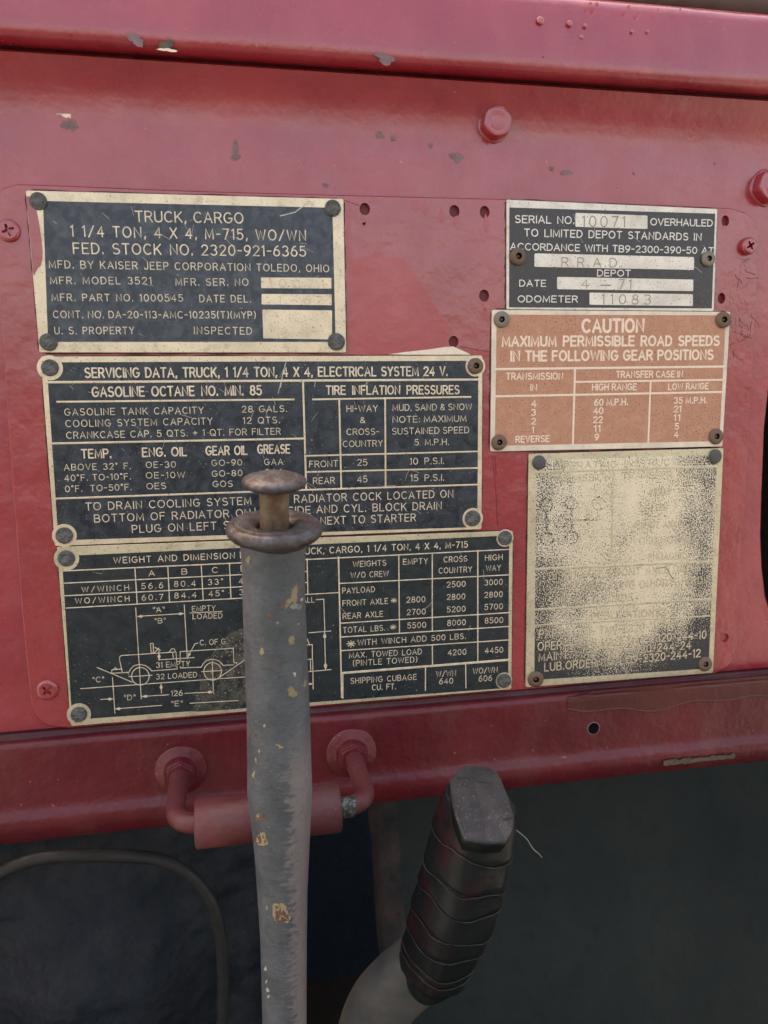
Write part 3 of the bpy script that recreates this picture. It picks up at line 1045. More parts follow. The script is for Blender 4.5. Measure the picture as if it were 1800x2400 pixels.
# tide mark of fresh red, bare primer above the servicing plate, bright drips along edges
pan_poly([(814, 470), (822, 462), (822, 540), (828, 606), (842, 602), (858, 601), (870, 596), (880, 589), (890, 597), (905, 602), (930, 603), (946, 610), (960, 622), (985, 660), (1010, 700),
          (1035, 740), (1060, 778), (1048, 790), (1046, 802), (1052, 812), (1000, 822), (940, 832), (860, 838), (816, 836)], 1, 0.00006)
pan_poly([(905, 831), (950, 825), (1005, 819), (1045, 813), (1062, 812), (1085, 822), (1098, 828), (1106, 834), (1060, 838), (960, 839), (900, 839)], 2, 0.00010)
for (x, y_, rx_, ry_) in ((817, 498, 5, 12), (815, 560, 4, 20), (816, 620, 4, 16), (818, 690, 4, 30), (852, 516, 6, 10), (855, 527, 7, 6), (1068, 514, 9, 8), (1140, 525, 6, 22), (975, 480, 9, 14), (995, 488, 7, 15),
                          (1035, 505, 5, 15), (1135, 716, 5, 9), (1137, 735, 5, 14), (1184, 480, 3, 6), (1180, 505, 2, 8), (1148, 770, 3, 20), (1708, 1512, 8, 6), (1720, 1000, 3, 4), (1697, 533, 6, 4), (33, 600, 6, 6),
                          (1706, 1361, 4, 5), (875, 470, 8, 8), (1680, 1200, 3, 14), (1676, 1330, 3, 20), (1672, 1440, 2, 14)):
    flat(bm, blob(x, y_, rx_, ry_, Y_PANEL - .00008, 0, 10, 0.2, 4), Y_PANEL - .00008, 1 if rx_ > 3 else 4)
cr_ = random.Random(12)
lines = [[(1153, 1067), (1158, 1110), (1163, 1160), (1166, 1232)], [(1160, 1070), (1163, 1120)], [(808, 470), (825, 476), (842, 482)], [(1078, 812), (1120, 820), (1160, 827)], [(1745, 905), (1752, 914), (1760, 906)]]
for k in range(46):
    x, y_ = cr_.uniform(1706, 1764), cr_.uniform(600, 830)
    if x > 1778 - (y_ - 540) * .05:
        continue
    ln = [(x, y_)]
    t = cr_.uniform(.8, 2.4)
    for q in range(cr_.randint(2, 4)):
        t += cr_.uniform(-.7, .7)
        ln.append((ln[-1][0] + 9 * math.cos(t), ln[-1][1] + 9 * math.sin(t)))
    lines.append(ln)
for k, ln in enumerate(lines):
    ribbon(bm, [P2(x, y_, Y_PANEL) for x, y_ in ln], 1.3 * upx(P(*ln[0])), Y_PANEL - .00001 - k * .000001, 0.00006, 6 if k < 5 else (0 if k % 3 else 6))
panel = link('mounting_panel', bm, PM, base=P(900, 1640, Y_PANEL))
tag(panel, 'raised red backing panel with rounded corners and empty screw holes behind the data plates', 'panel')


# ------------------------------------------------------------------ screws and bolts
def screw(name, px, py, r_px, label, rot=0.0, y=Y_PANEL, tall=0.35):
    c = P(px, py, y)
    u = upx(c)
    r = r_px * u
    hgt = r * tall
    root = empty(name, c, label, 'screw', 'cross head screws holding the panel')
    bm = bmesh.new()
    lathe(bm, [(r, 0), (r, -hgt * 0.45), (r * .96, -hgt * 0.7), (r * .86, -hgt * 0.92), (r * .72, -hgt), ], c, (0, 1, 0), 32)
    k, w = r * 0.55, r * 0.13
    cr = []
    for i in range(4):
        t = rot + i * math.pi / 2
        e = Vector((math.cos(t), math.sin(t)))
        s = Vector((-e.y, e.x))
        for q in (e * k * .45 - s * w * 1.1 if False else e * w * 1.25 - s * w, e * k - s * w * .8, e * k + s * w * .8):
            cr.append((c.x + q.x, c.z + q.y))
    cr = ccw(cr)
    yf = c.y - hgt
    flat(bm, circ(c.x, c.z, r * .725, 32), yf, 0, [cr])
    # tapered walls of the recess
    sm = [((x - c.x) * .55 + c.x, (z - c.z) * .55 + c.z) for x, z in cr]
    a = [bm.verts.new((x, yf, z)) for x, z in cr]
    b = [bm.verts.new((x, yf + hgt * 1.2, z)) for x, z in sm]
    for i in range(len(cr)):
        j = (i + 1) % len(cr)
        bm.faces.new((a[i], a[j], b[j], b[i])).material_index = 1
    flat(bm, sm, yf + hgt * 1.2, 2)
    link('screw_head', bm, [RED_PANEL, RED, RED_RECESS], root)
    return root


screw('panel_screw', 21, 541, 26, 'red painted cross head screw at the left photo edge beside the cargo truck plate', 0.35)
screw('panel_screw', 112, 1616, 24.5, 'red painted cross head screw left of the weight and dimension plate', 0.75)
screw('panel_screw', 1750, 578, 20, 'red painted cross head screw right of the serial number plate', 0.55, tall=0.75)


def hex_bolt(px, py, r_px, label):
    c = P(px, py, Y_DASH)
    u = upx(c)
    r = r_px * u
    root = empty('hex_bolt', c, label, 'bolt', 'red painted bolts in the dashboard')
    bm = bmesh.new()
    lathe(bm, [(r * 1.16, 0.0004), (r * 1.15, -.0004), (r * 1.1, -.0007), (r * 1.0, -.0008)], c, (0, 1, 0), 40, wob=0.05)
    link('washer_flange', bm, RED, root)
    bm = bmesh.new()
    h = 0.0054
    rings = []
    for kr, y_ in ((1.05, -.0006), (1.03, -h * .55), (1.0, -h * .9), (.93, -h)):
        ring = []
        for i in range(48):
            t = 2 * math.pi * i / 48 + 0.3
            hexr = math.cos(math.pi / 6) / math.cos(((t - 0.3) % (math.pi / 3)) - math.pi / 6)
            rr2 = r * kr * (0.45 * hexr / 0.95 + 0.55)
            rr2 *= 1 + 0.012 * mnoise.noise(Vector((math.cos(t) * 3, math.sin(t) * 3, y_ * 900)))
            ring.append(bm.verts.new((c.x + rr2 * math.cos(t), c.y + y_, c.z + rr2 * math.sin(t))))
        rings.append(ring)
    for kr, y_ in ((.88, -h * .985), (.80, -h * .965), (.56, -h * .965), (.53, -h * .98), (.48, -h * .98), (.45, -h * .965), (.15, -h * .965)):
        rings.append([bm.verts.new((c.x + r * kr * math.cos(2 * math.pi * i / 48 + .3), c.y + y_, c.z + r * kr * math.sin(2 * math.pi * i / 48 + .3))) for i in range(48)])
    for a, b in zip(rings, rings[1:]):
        for i in range(48):
            f = bm.faces.new((a[i], a[(i + 1) % 48], b[(i + 1) % 48], b[i]))
            f.smooth = True
    bm.faces.new(rings[-1])
    bmesh.ops.recalc_face_normals(bm, faces=bm.faces)
    link('bolt_head', bm, RED_PANEL, root)


hex_bolt(1157, 294, 34, 'red hex bolt in the middle of the dashboard above the empty panel holes')
hex_bolt(1794, 441, 36, 'red hex bolt cut by the right photo edge above the panel corner')


# ------------------------------------------------------------------ rivets (one mesh of each kind, copied)
def rivet_mesh(name, prof, mats, idx):
    bm = bmesh.new()
    lathe(bm, prof, (0, 0, 0), (0, -1, 0), 28, mats=idx, wob=0.03)
    me = bpy.data.meshes.new(name)
    bm.to_mesh(me)
    bm.free()
    for m in mats:
        me.materials.append(m)
    for p in me.polygons:
        p.use_smooth = True
    return me


DOME = [(1.0, 0), (1.0, .10), (.97, .19), (.86, .27), (.6, .33), (.3, .36), (0, .365)]
POP = [(1.0, 0), (1.0, .12), (.95, .24), (.80, .34), (.58, .40), (.42, .42), (.35, .36), (.31, .05), (.20, .04), (.17, .16), (.09, .20), (0, .18)]
RM = {
    'dome': rivet_mesh('rivet', DOME, [RIVET_GREY], [0] * 6),
    'dark': rivet_mesh('rivet', DOME, [RIVET_DARK], [0] * 6),
    'rust': rivet_mesh('rivet', POP, [RUST, HOLE_SHADE, RUST], [0] * 6 + [1] * 2 + [2] * 3),
    'pop': rivet_mesh('rivet', POP, [RUST_GREY, HOLE_SHADE, RUST], [0] * 6 + [1] * 2 + [2] * 3),
}


def rivet(parent, px, py, r_px, kind, label=None):
    c = P(px, py, Y_EN - 0.00003)
    o = bpy.data.objects.new('rivet', RM[kind])
    COL.objects.link(o)
    o.parent = parent
    o.location = c - Vector(parent['_o'])
    s = r_px * upx(c)
    o.scale = (s * random.uniform(.97, 1.03), s * random.uniform(.75, 1.25), s * random.uniform(.97, 1.03))
    o.rotation_euler = (random.uniform(-.1, .1), random.uniform(0, 6.2), random.uniform(-.1, .1))
    if label:
        o['label'] = label
    return o


# ------------------------------------------------------------------ data plates
class Plate:
    def __init__(self, name, label, corners, metal, zoom, rad=6, back=Y_PANEL - 0.0001):
        self.s, self.ox, self.oy = zoom
        self.q = [self.px(x, y) for x, y in corners]
        pts = [P2(x, y, 0) for x, y in self.q]
        u = upx(P(*self.q[0]))
        self.u = u / self.s                  # metres per zoom unit
        c = P(sum(p[0] for p in self.q) / 4, max(p[1] for p in self.q), 0)
        self.root = empty(name, c, label, 'data plate', 'metal data plates riveted on the panel')
        bm = bmesh.new()
        slab(bm, rounded(pts, rad * u), Y_PLATE, back, 0.00016)
        self.body = link('plate', bm, metal, self.root)
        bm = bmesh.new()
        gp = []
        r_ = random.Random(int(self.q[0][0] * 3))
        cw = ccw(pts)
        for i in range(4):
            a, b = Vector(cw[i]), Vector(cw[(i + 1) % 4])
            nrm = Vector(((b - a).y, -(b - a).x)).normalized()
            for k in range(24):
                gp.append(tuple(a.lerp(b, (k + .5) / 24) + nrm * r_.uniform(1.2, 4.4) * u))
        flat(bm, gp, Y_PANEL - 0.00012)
        link('edge_shadow_grime', bm, SHADOW_GRIME, self.root)  # contact shadow painted round the plate, doubling as edge dirt
        self.ink = bmesh.new()
        self.rule = bmesh.new()

    def px(self, x, y):
        return (self.ox + x / self.s, self.oy + y / self.s)

    def p2(self, x, y, yy=0.0):
        return P2(*self.px(x, y), yy)

    def cell(self, corners, mat, name='enamel_field', y=Y_EN, rad=0, parent=None):
        bm = bmesh.new()
        pts = [self.p2(*c) for c in corners]
        flat(bm, rounded(pts, rad * self.u) if rad else ccw(pts), y)
        self.enamel = link(name, bm, mat, parent or self.root)
        return self.enamel

    def cells(self, lst, mat, name, y, rad=0, mats=None):
        bm = bmesh.new()
        for corners in lst:
            pts = [self.p2(*c) for c in corners]
            flat(bm, rounded(pts, rad * self.u) if rad else ccw(pts), y)
        return link(name, bm, mat, self.root)

    residue = None

    def t(self, s, x0, y0, x1, y1, h, wt=.14, gap=.26, space=.62, bm=None, off=(0, 0), hg=.00009):
        if self.residue is not None and bm is None:
            self.t(s, x0, y0, x1, y1, h, wt + .15, gap, space, self.residue, off, .00002)
        a, b = self.p2(x0 + off[0], y0 + off[1]), self.p2(x1 + off[0], y1 + off[1])
        up = Vector(self.p2(x0 + off[0], y0 - h + off[1])) - Vector(a)
        text(self.ink if bm is None else bm, s, a, b, up.length, Y_INK, wt * .92, gap, space, 0, hg)

    def l(self, pts, w, off=(0, 0), bm=None):
        if self.residue is not None and bm is None:
            self.l(pts, w + 5, off, self.residue)
        ribbon(self.rule if bm is None else bm, [self.p2(x + off[0], y + off[1]) for x, y in pts], w * self.u, Y_INK - 0.00001, 0.00007)

    def circle(self, cx, cy, r, w, a0=0, a1=360, bm=None, ry=None):
        if self.residue is not None and bm is None:
            self.circle(cx, cy, r, w + 6, a0, a1, self.residue, ry)
        n = 24
        pts = [self.p2(cx + r * math.cos(R(a0 + (a1 - a0) * i / n)), cy - (ry or r) * math.sin(R(a0 + (a1 - a0) * i / n))) for i in range(n + 1)]
        ribbon(self.rule if bm is None else bm, pts, w * self.u, Y_INK - 0.00001, 0.00007)

    def arr(self, tx, ty, fx, fy, bm, ln=44, hw=11, off=(0, 0)):
        arrow(bm, self.p2(tx + off[0], ty + off[1]), self.p2(fx + off[0], fy + off[1]), ln * self.u, hw * self.u, Y_INK)

    def scratches(self, n, seed, extra=()):
        r_ = random.Random(seed)
        bm = bmesh.new()
        q = [Vector(c) for c in self.q]
        for k in range(n):
            a, b = r_.uniform(.06, .94), r_.uniform(.08, .92)
            c = q[0].lerp(q[1], a).lerp(q[3].lerp(q[2], a), b)
            t, L = r_.gauss(0.9, .9), r_.uniform(3, 16)
            d_ = Vector((math.cos(t), math.sin(t))) * L
            m_ = c + Vector((-d_.y, d_.x)) * r_.uniform(-.15, .15)
            ribbon(bm, [P2(*(c - d_)), P2(*m_), P2(*(c + d_))], r_.uniform(.5, 1.0) * upx(P(*c)), Y_EN - 0.00001, 0.00003)
        for pts, w in extra:
            ribbon(bm, [self.p2(*c) for c in pts], w * self.u, Y_EN - 0.00002, 0.00003)
        off = Vector(self.enamel['_o'])          # scratches belong to the enamel's own mesh
        for v in bm.verts:
            v.co -= off
        for f in bm.faces:
            f.material_index = 1
        bm.from_mesh(self.enamel.data)
        bm.to_mesh(self.enamel.data)
        bm.free()
        self.enamel.data.materials.append(SCRATCH)

    def done(self, letter, rule=None):
        link('lettering', self.ink, letter, self.root)
        if len(self.rule.verts):
            link('ruled_lines', self.rule, rule or letter, self.root)
        else:
            self.rule.free()

    def boss(self, lst, mat):
        """bare metal rings the enamel leaves round the rivets"""
        for x, y, r in lst:
            bm = bmesh.new()
            c = P(x, y, 0)
            flat(bm, circ(c.x, c.z, r * upx(c), 28), Y_EN - 0.00002)
            link('rivet_seat', bm, mat, self.root)


# ---- cargo truck plate (top left)
p = Plate('data_plate', 'mottled black and brass cargo truck identification plate, topmost of the left stack', [(20, 33), (1566, 74), (1580, 822), (88, 822)], BRASS, (2.074, 50, 430))
p.cell([(105, 85), (1512, 118), (1528, 770), (130, 770)], EN_MOTTLED)
p.t('TRUCK, CARGO', 557, 185, 1078, 193, 50, .15)
p.t('1 1/4 TON, 4 X 4, M-715, WO/WN', 243, 256, 1382, 278, 50, .15, .34, .75)
p.t('FED. STOCK NO. 2320-921-6365', 255, 340, 1382, 354, 50, .15, .30, .75)
p.t('MFD. BY KAISER JEEP CORPORATION TOLEDO, OHIO', 137, 410, 1495, 430, 35, .15, .34, .75)
p.t('MFR. MODEL 3521', 143, 488, 632, 489, 33, .15, .36, .8)
p.t('MFR. SER. NO', 752, 495, 1103, 496, 33, .15, .36, .8)
p.t('MFR. PART NO. 1000545', 150, 570, 785, 573, 33, .15, .36, .8)
p.t('DATE DEL.', 868, 576, 1115, 577, 33, .15, .36, .8)
p.t('CONT. NO. DA-20-113-AMC-10235(T)(MYP)', 157, 653, 1138, 655, 33, .15, .32, .6)
p.t('U. S. PROPERTY', 164, 732, 548, 731, 33, .15, .36, .8)
p.t('INSPECTED', 842, 731, 1120, 733, 33, .15, .36)
p.cells([[(1165, 457), (1507, 459), (1507, 511), (1166, 509)], [(1168, 537), (1508, 539), (1508, 592), (1168, 588)], [(1172, 613), (1510, 617), (1510, 758), (1176, 753)]], BRASS, 'blank_field', Y_EN - .00003, 4)
sb = bmesh.new()
p.t('10071', 1205, 506, 1470, 508, 40, .10, .7, bm=sb, hg=.00014)
p.t('1 - 67', 1250, 586, 1462, 588, 40, .10, .5, bm=sb, hg=.00014)
link('stamped_number', sb, STAMP_PALE, p.root)
# red overspray that covers the left end of this plate
sb = bmesh.new()
flat(sb, ccw([p.p2(*c) for c in ((22, 62), (62, 66), (78, 150), (88, 200), (96, 260), (104, 330), (102, 372), (94, 402), (82, 410), (62, 446), (56, 430), (46, 300), (34, 170))]), Y_EN - .00004)
link('paint_overspray', sb, RED_PANEL, p.root)
p.scratches(26, 62, [([(1258, 158), (1330, 140), (1400, 88)], 5)])
p.done(LETTER)
rivet(p.root, 90, 472, 20, 'dome')
rivet(p.root, 780, 488, 19.5, 'dome')
rivet(p.root, 114, 802, 20.5, 'dome')
rivet(p.root, 788, 801, 20, 'dome')

# ---- servicing data plate
p = Plate('data_plate', 'scuffed black servicing data plate with tire inflation table, middle of the left stack', [(40, 68), (1422 + 1391.5, 62), (1415 + 1391.5, 1152), (130, 1258)], BRASS, (2.676, 80, 810))
O = (1391.5, 0)
p.cell([(78, 105), (1395 + 1391.5, 95), (1388 + 1391.5, 1138), (152, 1222)], EN_BLACK)
for a, w in (([(75, 230), (2786, 213)], 15), ([(145, 353), (1391 + 238, 338)], 12), ([(110, 614), (1391 + 303, 583)], 13), ([(137, 960), (1391 + 315, 905), (2779, 872)], 12)):
    p.l(a, w)
for a, w in (([(295, 226), (315, 905)], 12), ([(357, 338), (1346, 322)], 12), ([(522, 340), (535, 893)], 11), ([(810, 336), (813, 885)], 11), ([(317, 692), (1388, 664)], 11), ([(320, 793), (1387, 768)], 11)):
    p.l(a, w, O)
B = dict(wt=.20, gap=.26, space=.7)
p.t('SERVICING DATA, TRUCK, 1 1/4 TON, 4 X 4, ELECTRICAL SYSTEM 24 V.', 322, 200, 1391 + 1200, 187, 58, **B)
p.t('GASOLINE OCTANE NO. MIN. 85', 367, 320, 1425, 308, 58, .20, .26, .85)
p.t('GASOLINE TANK CAPACITY', 193, 438, 1062, 425, 41, .14, .32, .8)
p.t('28 GALS.', 1305, 418, 1585, 414, 38, .14, .32, .8)
p.t('COOLING SYSTEM CAPACITY', 200, 510, 1118, 493, 41, .14, .32, .8)
p.t('12 QTS.', 1313, 490, 1540, 485, 38, .14, .32, .8)
p.t('CRANKCASE CAP. 5 QTS. + 1 QT. FOR FILTER', 205, 583, 1545, 556, 40, .14, .28, .7)
p.t('TEMP.', 300, 705, 482, 702, 52, **B)
p.t('ENG. OIL', 682, 696, 955, 690, 52, **B)
p.t('GEAR OIL', 1080, 686, 1335, 682, 52, **B)
p.t('GREASE', 1404, 676, 1602, 674, 52, **B)
p.t('ABOVE 32\u00b0 F.', 190, 782, 605, 773, 37, .14, .32, .8)
p.t('40\u00b0F. TO-10\u00b0F.', 193, 850, 605, 838, 37, .14, .3, .6)
p.t('0\u00b0F.  TO-50\u00b0F.', 197, 918, 610, 905, 37, .14, .3, .6)
for s, a in (('OE-30', (703, 766, 887, 763)), ('OE-10W', (703, 832, 945, 828)), ('OES', (708, 900, 826, 897)), ('GO-90', (1115, 754, 1303, 750)), ('GO-80', (1117, 822, 1305, 816)),
             ('GOS', (1122, 886, 1243, 884)), ('GAA', (1445, 748, 1560, 746)), ('GAA', (1448, 812, 1562, 809))):
    p.t(s, *a, 36, .14, .32)
p.t('TO DRAIN COOLING SYSTEM', 325, 1033, 1360, 995, 46, .14, .30, .75)
p.t('OPEN', 30, 985, 205, 980, 46, .14, .30, off=O)
p.t('RADIATOR COCK LOCATED ON', 242, 985, 1235, 950, 46, .14, .30, .75, off=O)
p.t('BOTTOM OF RADIATOR ON', 380, 1108, 1355, 1070, 46, .14, .30, .75)
p.t('LEFT SIDE', -5, 1066, 342, 1053, 46, .14, .28, .7, off=O)
p.t('AND CYL. BLOCK DRAIN', 382, 1050, 1162, 1025, 46, .14, .30, .75, off=O)
p.t('PLUG ON LEFT', 617, 1174, 1142, 1152, 46, .14, .30, .75)
p.t('SIDE', 1190, 1150, 1372, 1144, 46, .14, .30)
p.t('NEXT TO STARTER', 407, 1122, 1000, 1100, 46, .14, .30, .75, off=O)
p.t('TIRE INFLATION PRESSURES', 442, 306, 1273, 302, 52, .20, .26, .9, off=O)
for s, a, h in (('HI-WAY', (570, 415, 762, 412), 38), ('&', (653, 485, 685, 485), 34), ('CROSS-', (570, 560, 770, 557), 37), ('COUNTRY', (547, 636, 793, 630), 37), ('MUD, SAND & SNOW', (858, 408, 1352, 402), 38),
                ('NOTE: MAXIMUM', (859, 483, 1317, 475), 38), ('SUSTAINED SPEED', (855, 557, 1335, 547), 38), ('5  M.P.H.', (995, 625, 1208, 622), 37), ('FRONT', (337, 763, 513, 758), 38), ('25', (637, 752, 697, 751), 38),
                ('10  P.S.I.', (967, 745, 1178, 741), 38), ('REAR', (360, 868, 493, 864), 38), ('45', (637, 858, 697, 856), 38), ('15  P.S.I.', (970, 850, 1178, 845), 38)):
    p.t(s, *a, h, .14, .26, .5, off=O)
p.boss([(117, 862, 29), (151, 1255, 27.5), (1108, 1215, 25), (1114, 858, 24)], BRASS)
p.scratches(40, 61, [([(1580, 102), (1560, 170), (1545, 262)], 5), ([(1548, 225), (1530, 300)], 4)])
p.done(LETTER, BRASS)
rivet(p.root, 117, 862, 20, 'dome')
rivet(p.root, 151, 1255, 19.5, 'dome')
rivet(p.root, 1107.5, 1215, 19, 'dome')
rivet(p.root, 1114, 858, 19, 'rust', 'rusty hollow rivet')

# ---- weight and dimension plate
p = Plate('data_plate', 'black weight and dimension plate with a truck drawing, lowest of the left stack', [(65, 118), (1525 + 1546.6, 68 - 56.2), (1515 + 1546.6, 1112 - 56.2), (158, 1300)], BRASS_OLIVE, (2.812, 110, 1240))
O = (1546.6, -56.2)
p.cell([(98, 178), (1500 + 1546.6, 98 - 56.2), (1493 + 1546.6, 1103 - 56.2), (166, 1258)], EN_SMOOTH)
for a, w in (([(105, 276), (1290, 222), (3043, 134)], 8), ([(113, 357), (1290, 300), (1714, 279)], 7), ([(118, 440), (1290, 380), (1714, 352)], 7), ([(127, 521), (1290, 455), (1921, 419)], 7),
             ([(580, 262), (595, 492)], 7), ([(797, 250), (808, 480)], 7), ([(1017, 240), (1030, 467)], 7), ([(1203, 230), (1213, 457)], 7)):
    p.l(a, w)
for a, w in (([(168, 250), (173, 484)], 7), ([(375, 240), (396, 1165)], 10), ([(380, 415), (1497, 358)], 8), ([(388, 677), (1497, 607)], 8), ([(390, 768), (1497, 698)], 8), ([(390, 858), (1497, 787)], 8),
             ([(393, 1006), (1495, 918)], 17), ([(772, 225), (777, 742)], 8), ([(993, 212), (993, 728)], 8), ([(1293, 197), (1293, 932)], 9), ([(993, 820), (995, 958)], 8), ([(948, 968), (948, 1120)], 8), ([(1213, 950), (1215, 1103)], 8),
             ([(403, 1005), (403, 1170)], 10)):
    p.l(a, w, O)
p.t('WEIGHT AND DIMENSION', 442, 226, 1237, 192, 38, .17, .34, .85)
p.t('DATA, TR', -271, 246, 120, 226, 38, .17, .34, .85, off=O)
p.t('UCK, CARGO, 1 1/4 TON, 4 X 4, M-715', 157, 222, 1225, 176, 40, .17, .30, .75, off=O)
for s, a in (('A', (673, 310, 710, 307)), ('B', (890, 298, 924, 296)), ('C', (1090, 288, 1127, 286)), ('D', (1280, 278, 1315, 276)), ('W/WINCH', (232, 417, 540, 402)), ('56.6', (625, 394, 765, 388)), ('80.4', (840, 380, 980, 375)),
             ('33\u00b0', (1063, 368, 1160, 363)), ('4', (1267, 360, 1292, 359)), ('WO/WINCH', (189, 492, 543, 475)), ('60.7', (627, 470, 765, 464)), ('84.4', (842, 456, 985, 450)), ('45\u00b0', (1068, 443, 1165, 440)), ('3', (1270, 434, 1293, 433))):
    p.t(s, *a, 35, .15, .45)
for s, a in (('EMPTY', (958, 542, 1110, 536)), ('LOADED', (962, 592, 1155, 586)), ('"A"', (700, 550, 775, 546)), ('"B"', (712, 622, 782, 618)), ('C. OF G.', (1010, 765, 1188, 755)), ('31 EMPTY', (722, 913, 942, 902)), ('32 LOADED', (722, 990, 988, 975)),
             ('"C"', (303, 1010, 375, 1006)), ('"D"', (510, 1128, 582, 1124)), ('"E"', (822, 1168, 893, 1164)), ('126', (820, 1100, 893, 1096))):
    p.t(s, *a, 33, .14, .28)
p.t('OVERALL', 15, 548, 215, 538, 33, .14, .28, off=O)
for s, a in (('WEIGHTS', (472, 306, 688, 295)), ('W/O CREW', (457, 378, 703, 367)), ('EMPTY', (802, 290, 962, 283)), ('CROSS', (1070, 275, 1222, 268)), ('COUNTRY', (1037, 348, 1253, 338)), ('HIGH', (1342, 263, 1455, 258)), ('WAY', (1348, 333, 1443, 328)),
             ('PAYLOAD', (402, 480, 613, 470)), ('2500', (1090, 440, 1210, 434)), ('3000', (1338, 427, 1455, 421)), ('FRONT AXLE', (404, 563, 700, 547)), ('2800', (825, 540, 945, 535)), ('2800', (1090, 522, 1208, 517)), ('2800', (1338, 508, 1455, 502)),
             ('REAR AXLE', (405, 648, 667, 632)), ('2700', (827, 622, 947, 616)), ('5200', (1090, 604, 1210, 598)), ('5700', (1338, 588, 1456, 582)), ('TOTAL LBS.', (407, 740, 680, 724)), ('5500', (830, 710, 950, 704)), ('8000', (1093, 693, 1212, 687)),
             ('8500', (1340, 678, 1458, 672)), ('WITH WINCH ADD 500 LBS.', (502, 822, 1213, 778)), ('MAX. TOWED LOAD', (447, 906, 922, 880)), ('(PINTLE TOWED)', (472, 958, 892, 932)), ('4200', (1097, 888, 1215, 882)), ('4450', (1342, 875, 1458, 868)),
             ('SHIPPING CUBAGE', (455, 1075, 888, 1047)), ('CU. FT.', (597, 1118, 752, 1110)), ('W/WN', (1020, 1030, 1147, 1022)), ('640', (1040, 1078, 1128, 1073)), ('WO/WN', (1262, 1010, 1420, 1000)), ('606', (1300, 1060, 1385, 1055))):
    p.t(s, *a, 35, .145, .30, .75, off=O)
for x, y_, r_ in ((740, 527, 20), (735, 703, 20), (457, 813, 27)):
    p.t('*', x - r_, y_ + r_, x + r_, y_ + r_ - 2, 2 * r_, .13, off=O)
dg = bmesh.new()                             # the side and rear view of the truck with its dimension lines
for a in ([(585, 518), (622, 1118)], [(905, 498), (925, 855)], [(600, 575), (900, 557)], [(943, 553), (1155, 543)], [(497, 945), (477, 852), (482, 838), (496, 833), (610, 826), (850, 810), (856, 872)], [(858, 905), (858, 922)],
          [(682, 755), (700, 753), (703, 815), (688, 818), (682, 755)], [(712, 780), (748, 800)], [(738, 785), (705, 818)], [(808, 810), (816, 795), (828, 788), (840, 790), (845, 805)], [(828, 812), (833, 848)],
          [(427, 950), (428, 928), (492, 922)], [(440, 925), (450, 913), (462, 922)], [(430, 950), (540, 945), (552, 922), (575, 900), (610, 892), (650, 900), (675, 918), (690, 935), (858, 922)],
          [(540, 973), (692, 963)], [(878, 872), (878, 808), (1228, 785), (1232, 880), (1250, 880), (1250, 890)], [(879, 905), (880, 915), (1018, 910), (1030, 885), (1055, 865), (1092, 857), (1125, 865), (1148, 880), (1160, 898), (1230, 895)],
          [(1018, 940), (1155, 932)], [(1090, 870), (1097, 1083)], [(330, 912), (565, 1010)], [(222, 1052), (1180, 983), (1600, 955)], [(1140, 975), (1305, 862)], [(995, 752), (975, 757), (930, 840)], [(735, 862), (970, 847)],
          [(738, 805), (740, 860)], [(752, 1020), (755, 1080)], [(432, 978), (448, 1213)], [(355, 1123), (440, 1118)], [(627, 1103), (803, 1092)], [(910, 1083), (1095, 1073)], [(450, 1185), (755, 1162)], [(942, 1148), (1260, 1130)]):
    p.l(a, 5.5, bm=dg)
p.circle(616, 970, 58, 6, bm=dg)
p.circle(1092, 938, 58, 6, bm=dg)
for a in ((594, 576, 900, 557), (905, 556, 600, 575), (740, 862, 738, 805), (752, 1018, 755, 1080), (440, 1118, 355, 1123), (626, 1103, 803, 1092), (1097, 1072, 910, 1083), (449, 1185, 755, 1162), (928, 846, 950, 800)):
    p.arr(*a, dg)
for a in ([(228, 522), (278, 518), (285, 735)], [(180, 740), (325, 728)], [(283, 735), (290, 985)], [(120, 1002), (327, 982)], [(170, 780), (183, 818)], [(140, 822), (202, 818), (203, 912), (150, 918)], [(190, 918), (192, 990)], [(205, 918), (208, 1110)], [(130, 1080), (205, 1075)]):
    p.l(a, 6, O, bm=dg)
p.arr(283, 736, 290, 985, dg, 50, 13, O)
p.arr(290, 987, 283, 735, dg, 60, 13, O)
p.arr(207, 1075, 130, 1080, dg, 36, 9, O)
link('truck_diagram', dg, LETTER, p.root)
sb = bmesh.new()
flat(sb, ccw([p.p2(*c) for c in ((1180, 700), (1240, 672), (1330, 640), (1420, 660), (1440, 900), (1430, 1160), (1300, 1182), (1120, 1195), (1000, 1203), (940, 1200), (985, 1150), (960, 1080), (1010, 1040), (1000, 960), (1040, 930), (1030, 860), (1085, 835), (1120, 770), (1170, 740))]), Y_EN - .000012)
link('worn_sheen_patch', sb, EN_PATCH, p.root)  # sheen over the worn area, painted as an olive patch
p.boss([(156, 1309, 28), (185, 1674, 27), (1183.5, 1261, 21), (1181, 1595, 20)], BRASS_OLIVE)
p.scratches(16, 38, [])
p.done(LETTER, LETTER)
rivet(p.root, 156, 1309, 19, 'dome')
rivet(p.root, 185, 1674, 19, 'dome')
rivet(p.root, 1183.5, 1261, 17, 'dome')
rivet(p.root, 1181, 1595, 17, 'dome')

